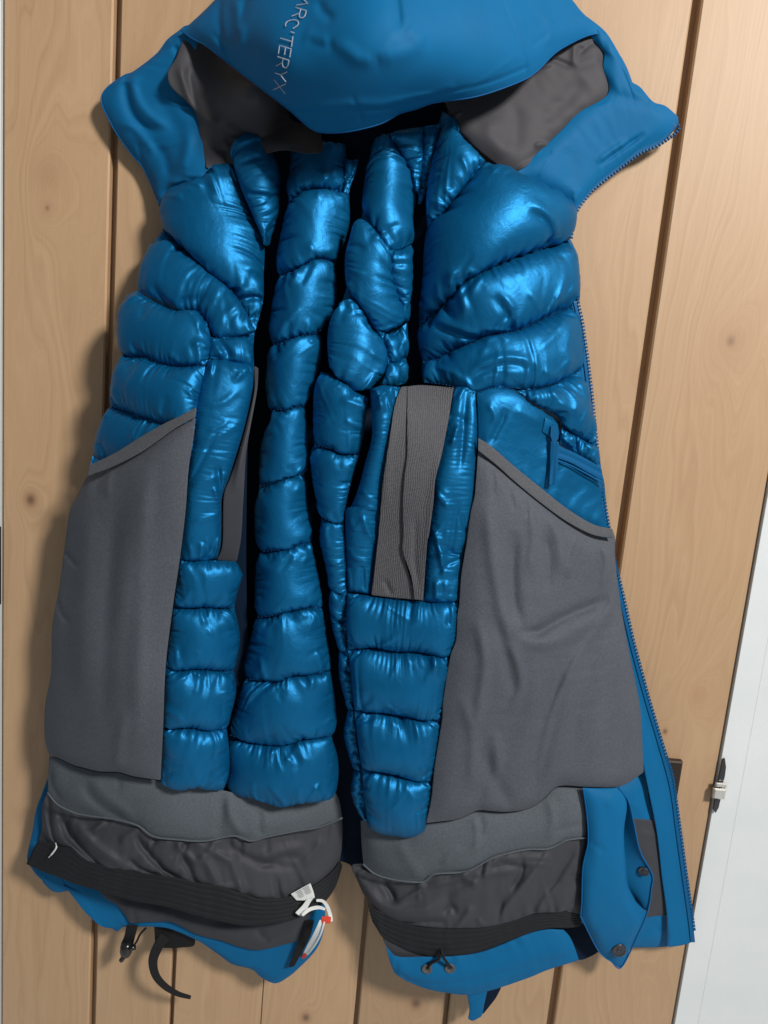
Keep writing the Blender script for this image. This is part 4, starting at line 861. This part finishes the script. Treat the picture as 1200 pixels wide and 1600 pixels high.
mesh_obj('cord_lock_button', V1, F1, M['plastic'], cl_o)
tube('cord_end', '196,1490 193,1496 189,1501', cl_d, [0.004] * 20, M['plastic'], parka, 20)
tube('drawcord', '228,1450 219,1460 213,1472 206,1480', [0.05, .064, .066, .06], 0.0018, M['black'], parka)
patch('hem_tape', '477,1438 484,1437 491,1438', '484,1465', '450,1512 455,1512 460,1510', '465,1475', SH, M['black'], parka, sp=4, off=0.022, solid=0.0012)

# ---- care labels
le_d = float(on_grid('lelastic', [(470, 1410)])[0])
LB = Field('454,1397,%f 485,1380,%f 492,1402,%f 470,1431,%f 480,1410,%f' % tuple(1000 * (le_d + a) for a in (0.006, 0.004, 0.012, 0.012, 0.013)))
lab = patch('care_label', '454,1397 470,1388 485,1380', '490,1394', '463,1407 478,1407 492,1403', [], LB, M['label'], parka, sp=2, solid=0.0006, bulge=0.001, key='lab')
parts = []
for k in range(6):
    for (a, b_) in ((0.12, 0.45), (0.52, 0.88)):
        u0 = a + 0.03 * (k % 3)
        q0 = np.array([459, 1396]) + np.array([26, -13.5]) * u0 + np.array([5.5, 11.5]) * (k / 6) * 0.95
        q1 = np.array([459, 1396]) + np.array([26, -13.5]) * b_ + np.array([5.5, 11.5]) * (k / 6) * 0.95
        q = np.array([q0, q1, q1 + [0.35, 0.75], q0 + [0.35, 0.75]]); dd = on_grid('lab', q) + 0.0012
        parts.append((at(q[:, 0], q[:, 1], dd), [(0, 1, 2, 3)]))
v, f = merge(parts)
o = mesh_obj('label_print', v, f, M['print'], lab, smooth=False)
patch('care_label', '480,1404 485,1405 490,1403', '484,1412 476,1428', '461,1426 466,1430 472,1432', '472,1415', LB, M['label'], parka, sp=2, solid=0.0006, off=0.002)
LB2 = Field('470,1430,%f 500,1407,%f 516,1425,%f 512,1440,%f 473,1495,%f' % tuple(1000 * (le_d + a) for a in (0.014, 0.010, 0.016, 0.018, -0.020)))
def ribbon(name, line, wid, field, mat, n=40, off=0.0):
    lw = smooth_line(pts(line), n); t = np.gradient(lw, axis=0); t /= np.linalg.norm(t, axis=1, keepdims=True); nn = np.stack([-t[:, 1], t[:, 0]], 1)
    w_ = np.interp(np.linspace(0, 1, n), np.linspace(0, 1, len(wid)), wid)[:, None]
    return patch(name, lw + nn * w_, [], lw - nn * w_, [], field, mat, parka, sp=2, solid=0.0006, off=off)
ribbon('label_loop', '472,1430 484,1421 498,1418 508,1421', [2.5, 3, 3, 2], LB2, M['label'])
ribbon('label_loop', '494,1407 504,1408 511,1416 516,1430 517,1440', [2, 2.5, 3, 3, 3], LB2, M['label'])
ribbon('size_label', '503,1438 510,1437 517,1438', [5.5, 6, 5], LB2, M['red'], 14, 0.002)
ribbon('label_loop', '503,1438 496,1455 486,1475 473,1496', [3.5, 4.5, 4.5, 2.5], LB2, M['label'])
ribbon('label_loop', '507,1440 501,1460 491,1478 480,1492', [1.2, 1.5, 1.5, 1], LB2, M['label'], 40, 0.003)
ribbon('size_label', '478,1491 475,1494 472,1497', [3, 3, 2], LB2, M['red'], 10, 0.003)
tube('loose_thread', '87,1317 88,1324 83,1332 76,1340', lambda p: FL(p) + 0.004, [0.0006] * 8 + [0.0014] * 24 + [0.0007] * 8, M['label'], parka)

# ---- door latch: case on the door edge, bolt and keeper on the white boarding
lx = xs[7]; 
p0, p1 = at(1022, 1182, 0), at(1056, 1232, 0)
v, f = box(float(p0[0]), float(p1[0]), -0.012, -0.0005, float(p1[2]) - 0.05, float(p0[2]), 0.002)
mesh_obj('latch_case', v, f, M['bronze'], door, smooth=False)
kz0, kz1 = float(at(1110, 1180, 0)[2]), float(at(1104, 1265, 0)[2])
kp = thing('latch_keeper', 'dark latch keeper with a bright steel bolt, at the edge of the white boarding', 'latch', (lx + 0.0065, -0.0045, 0.5 * (kz0 + kz1)))
hz = 0.5 * (kz0 - kz1)
outl = [(-0.008, -hz * .9), (0.001, -hz), (0.008, -hz * .78), (0.0095, -hz * .4), (0.006, 0), (0.010, hz * .35), (0.0085, hz * .7), (0.0, hz), (-0.006, hz * .95), (-0.008, hz * .3)]
outl = [(a * 0.5, b_) for a, b_ in outl]
V = [(a, -0.004, b_) for a, b_ in outl] + [(a, 0, b_) for a, b_ in outl]; n = len(outl)
mesh_obj('keeper_plate', V, [tuple(range(n)), tuple(range(2 * n - 1, n - 1, -1))] + [(i, n + i, n + (i + 1) % n, (i + 1) % n) for i in range(n)], M['snap'], kp, smooth=False)
def lbox(x0, x1, y0, y1, z0, z1, b_): return box(x0, x1, y0, y1, z0, z1, b_)
v, f = lbox(-0.0125, 0.0075, -0.013, -0.0055, -hz * .40, -hz * .02, 0.002); mesh_obj('bolt', v, f, M['steel'], kp, smooth=False)
v, f = lbox(-0.0095, 0.0085, -0.010, -0.0055, hz * .0, hz * .16, 0.0015); mesh_obj('bolt', v, f, M['steel'], kp, smooth=False)
# fine groove in the white boarding
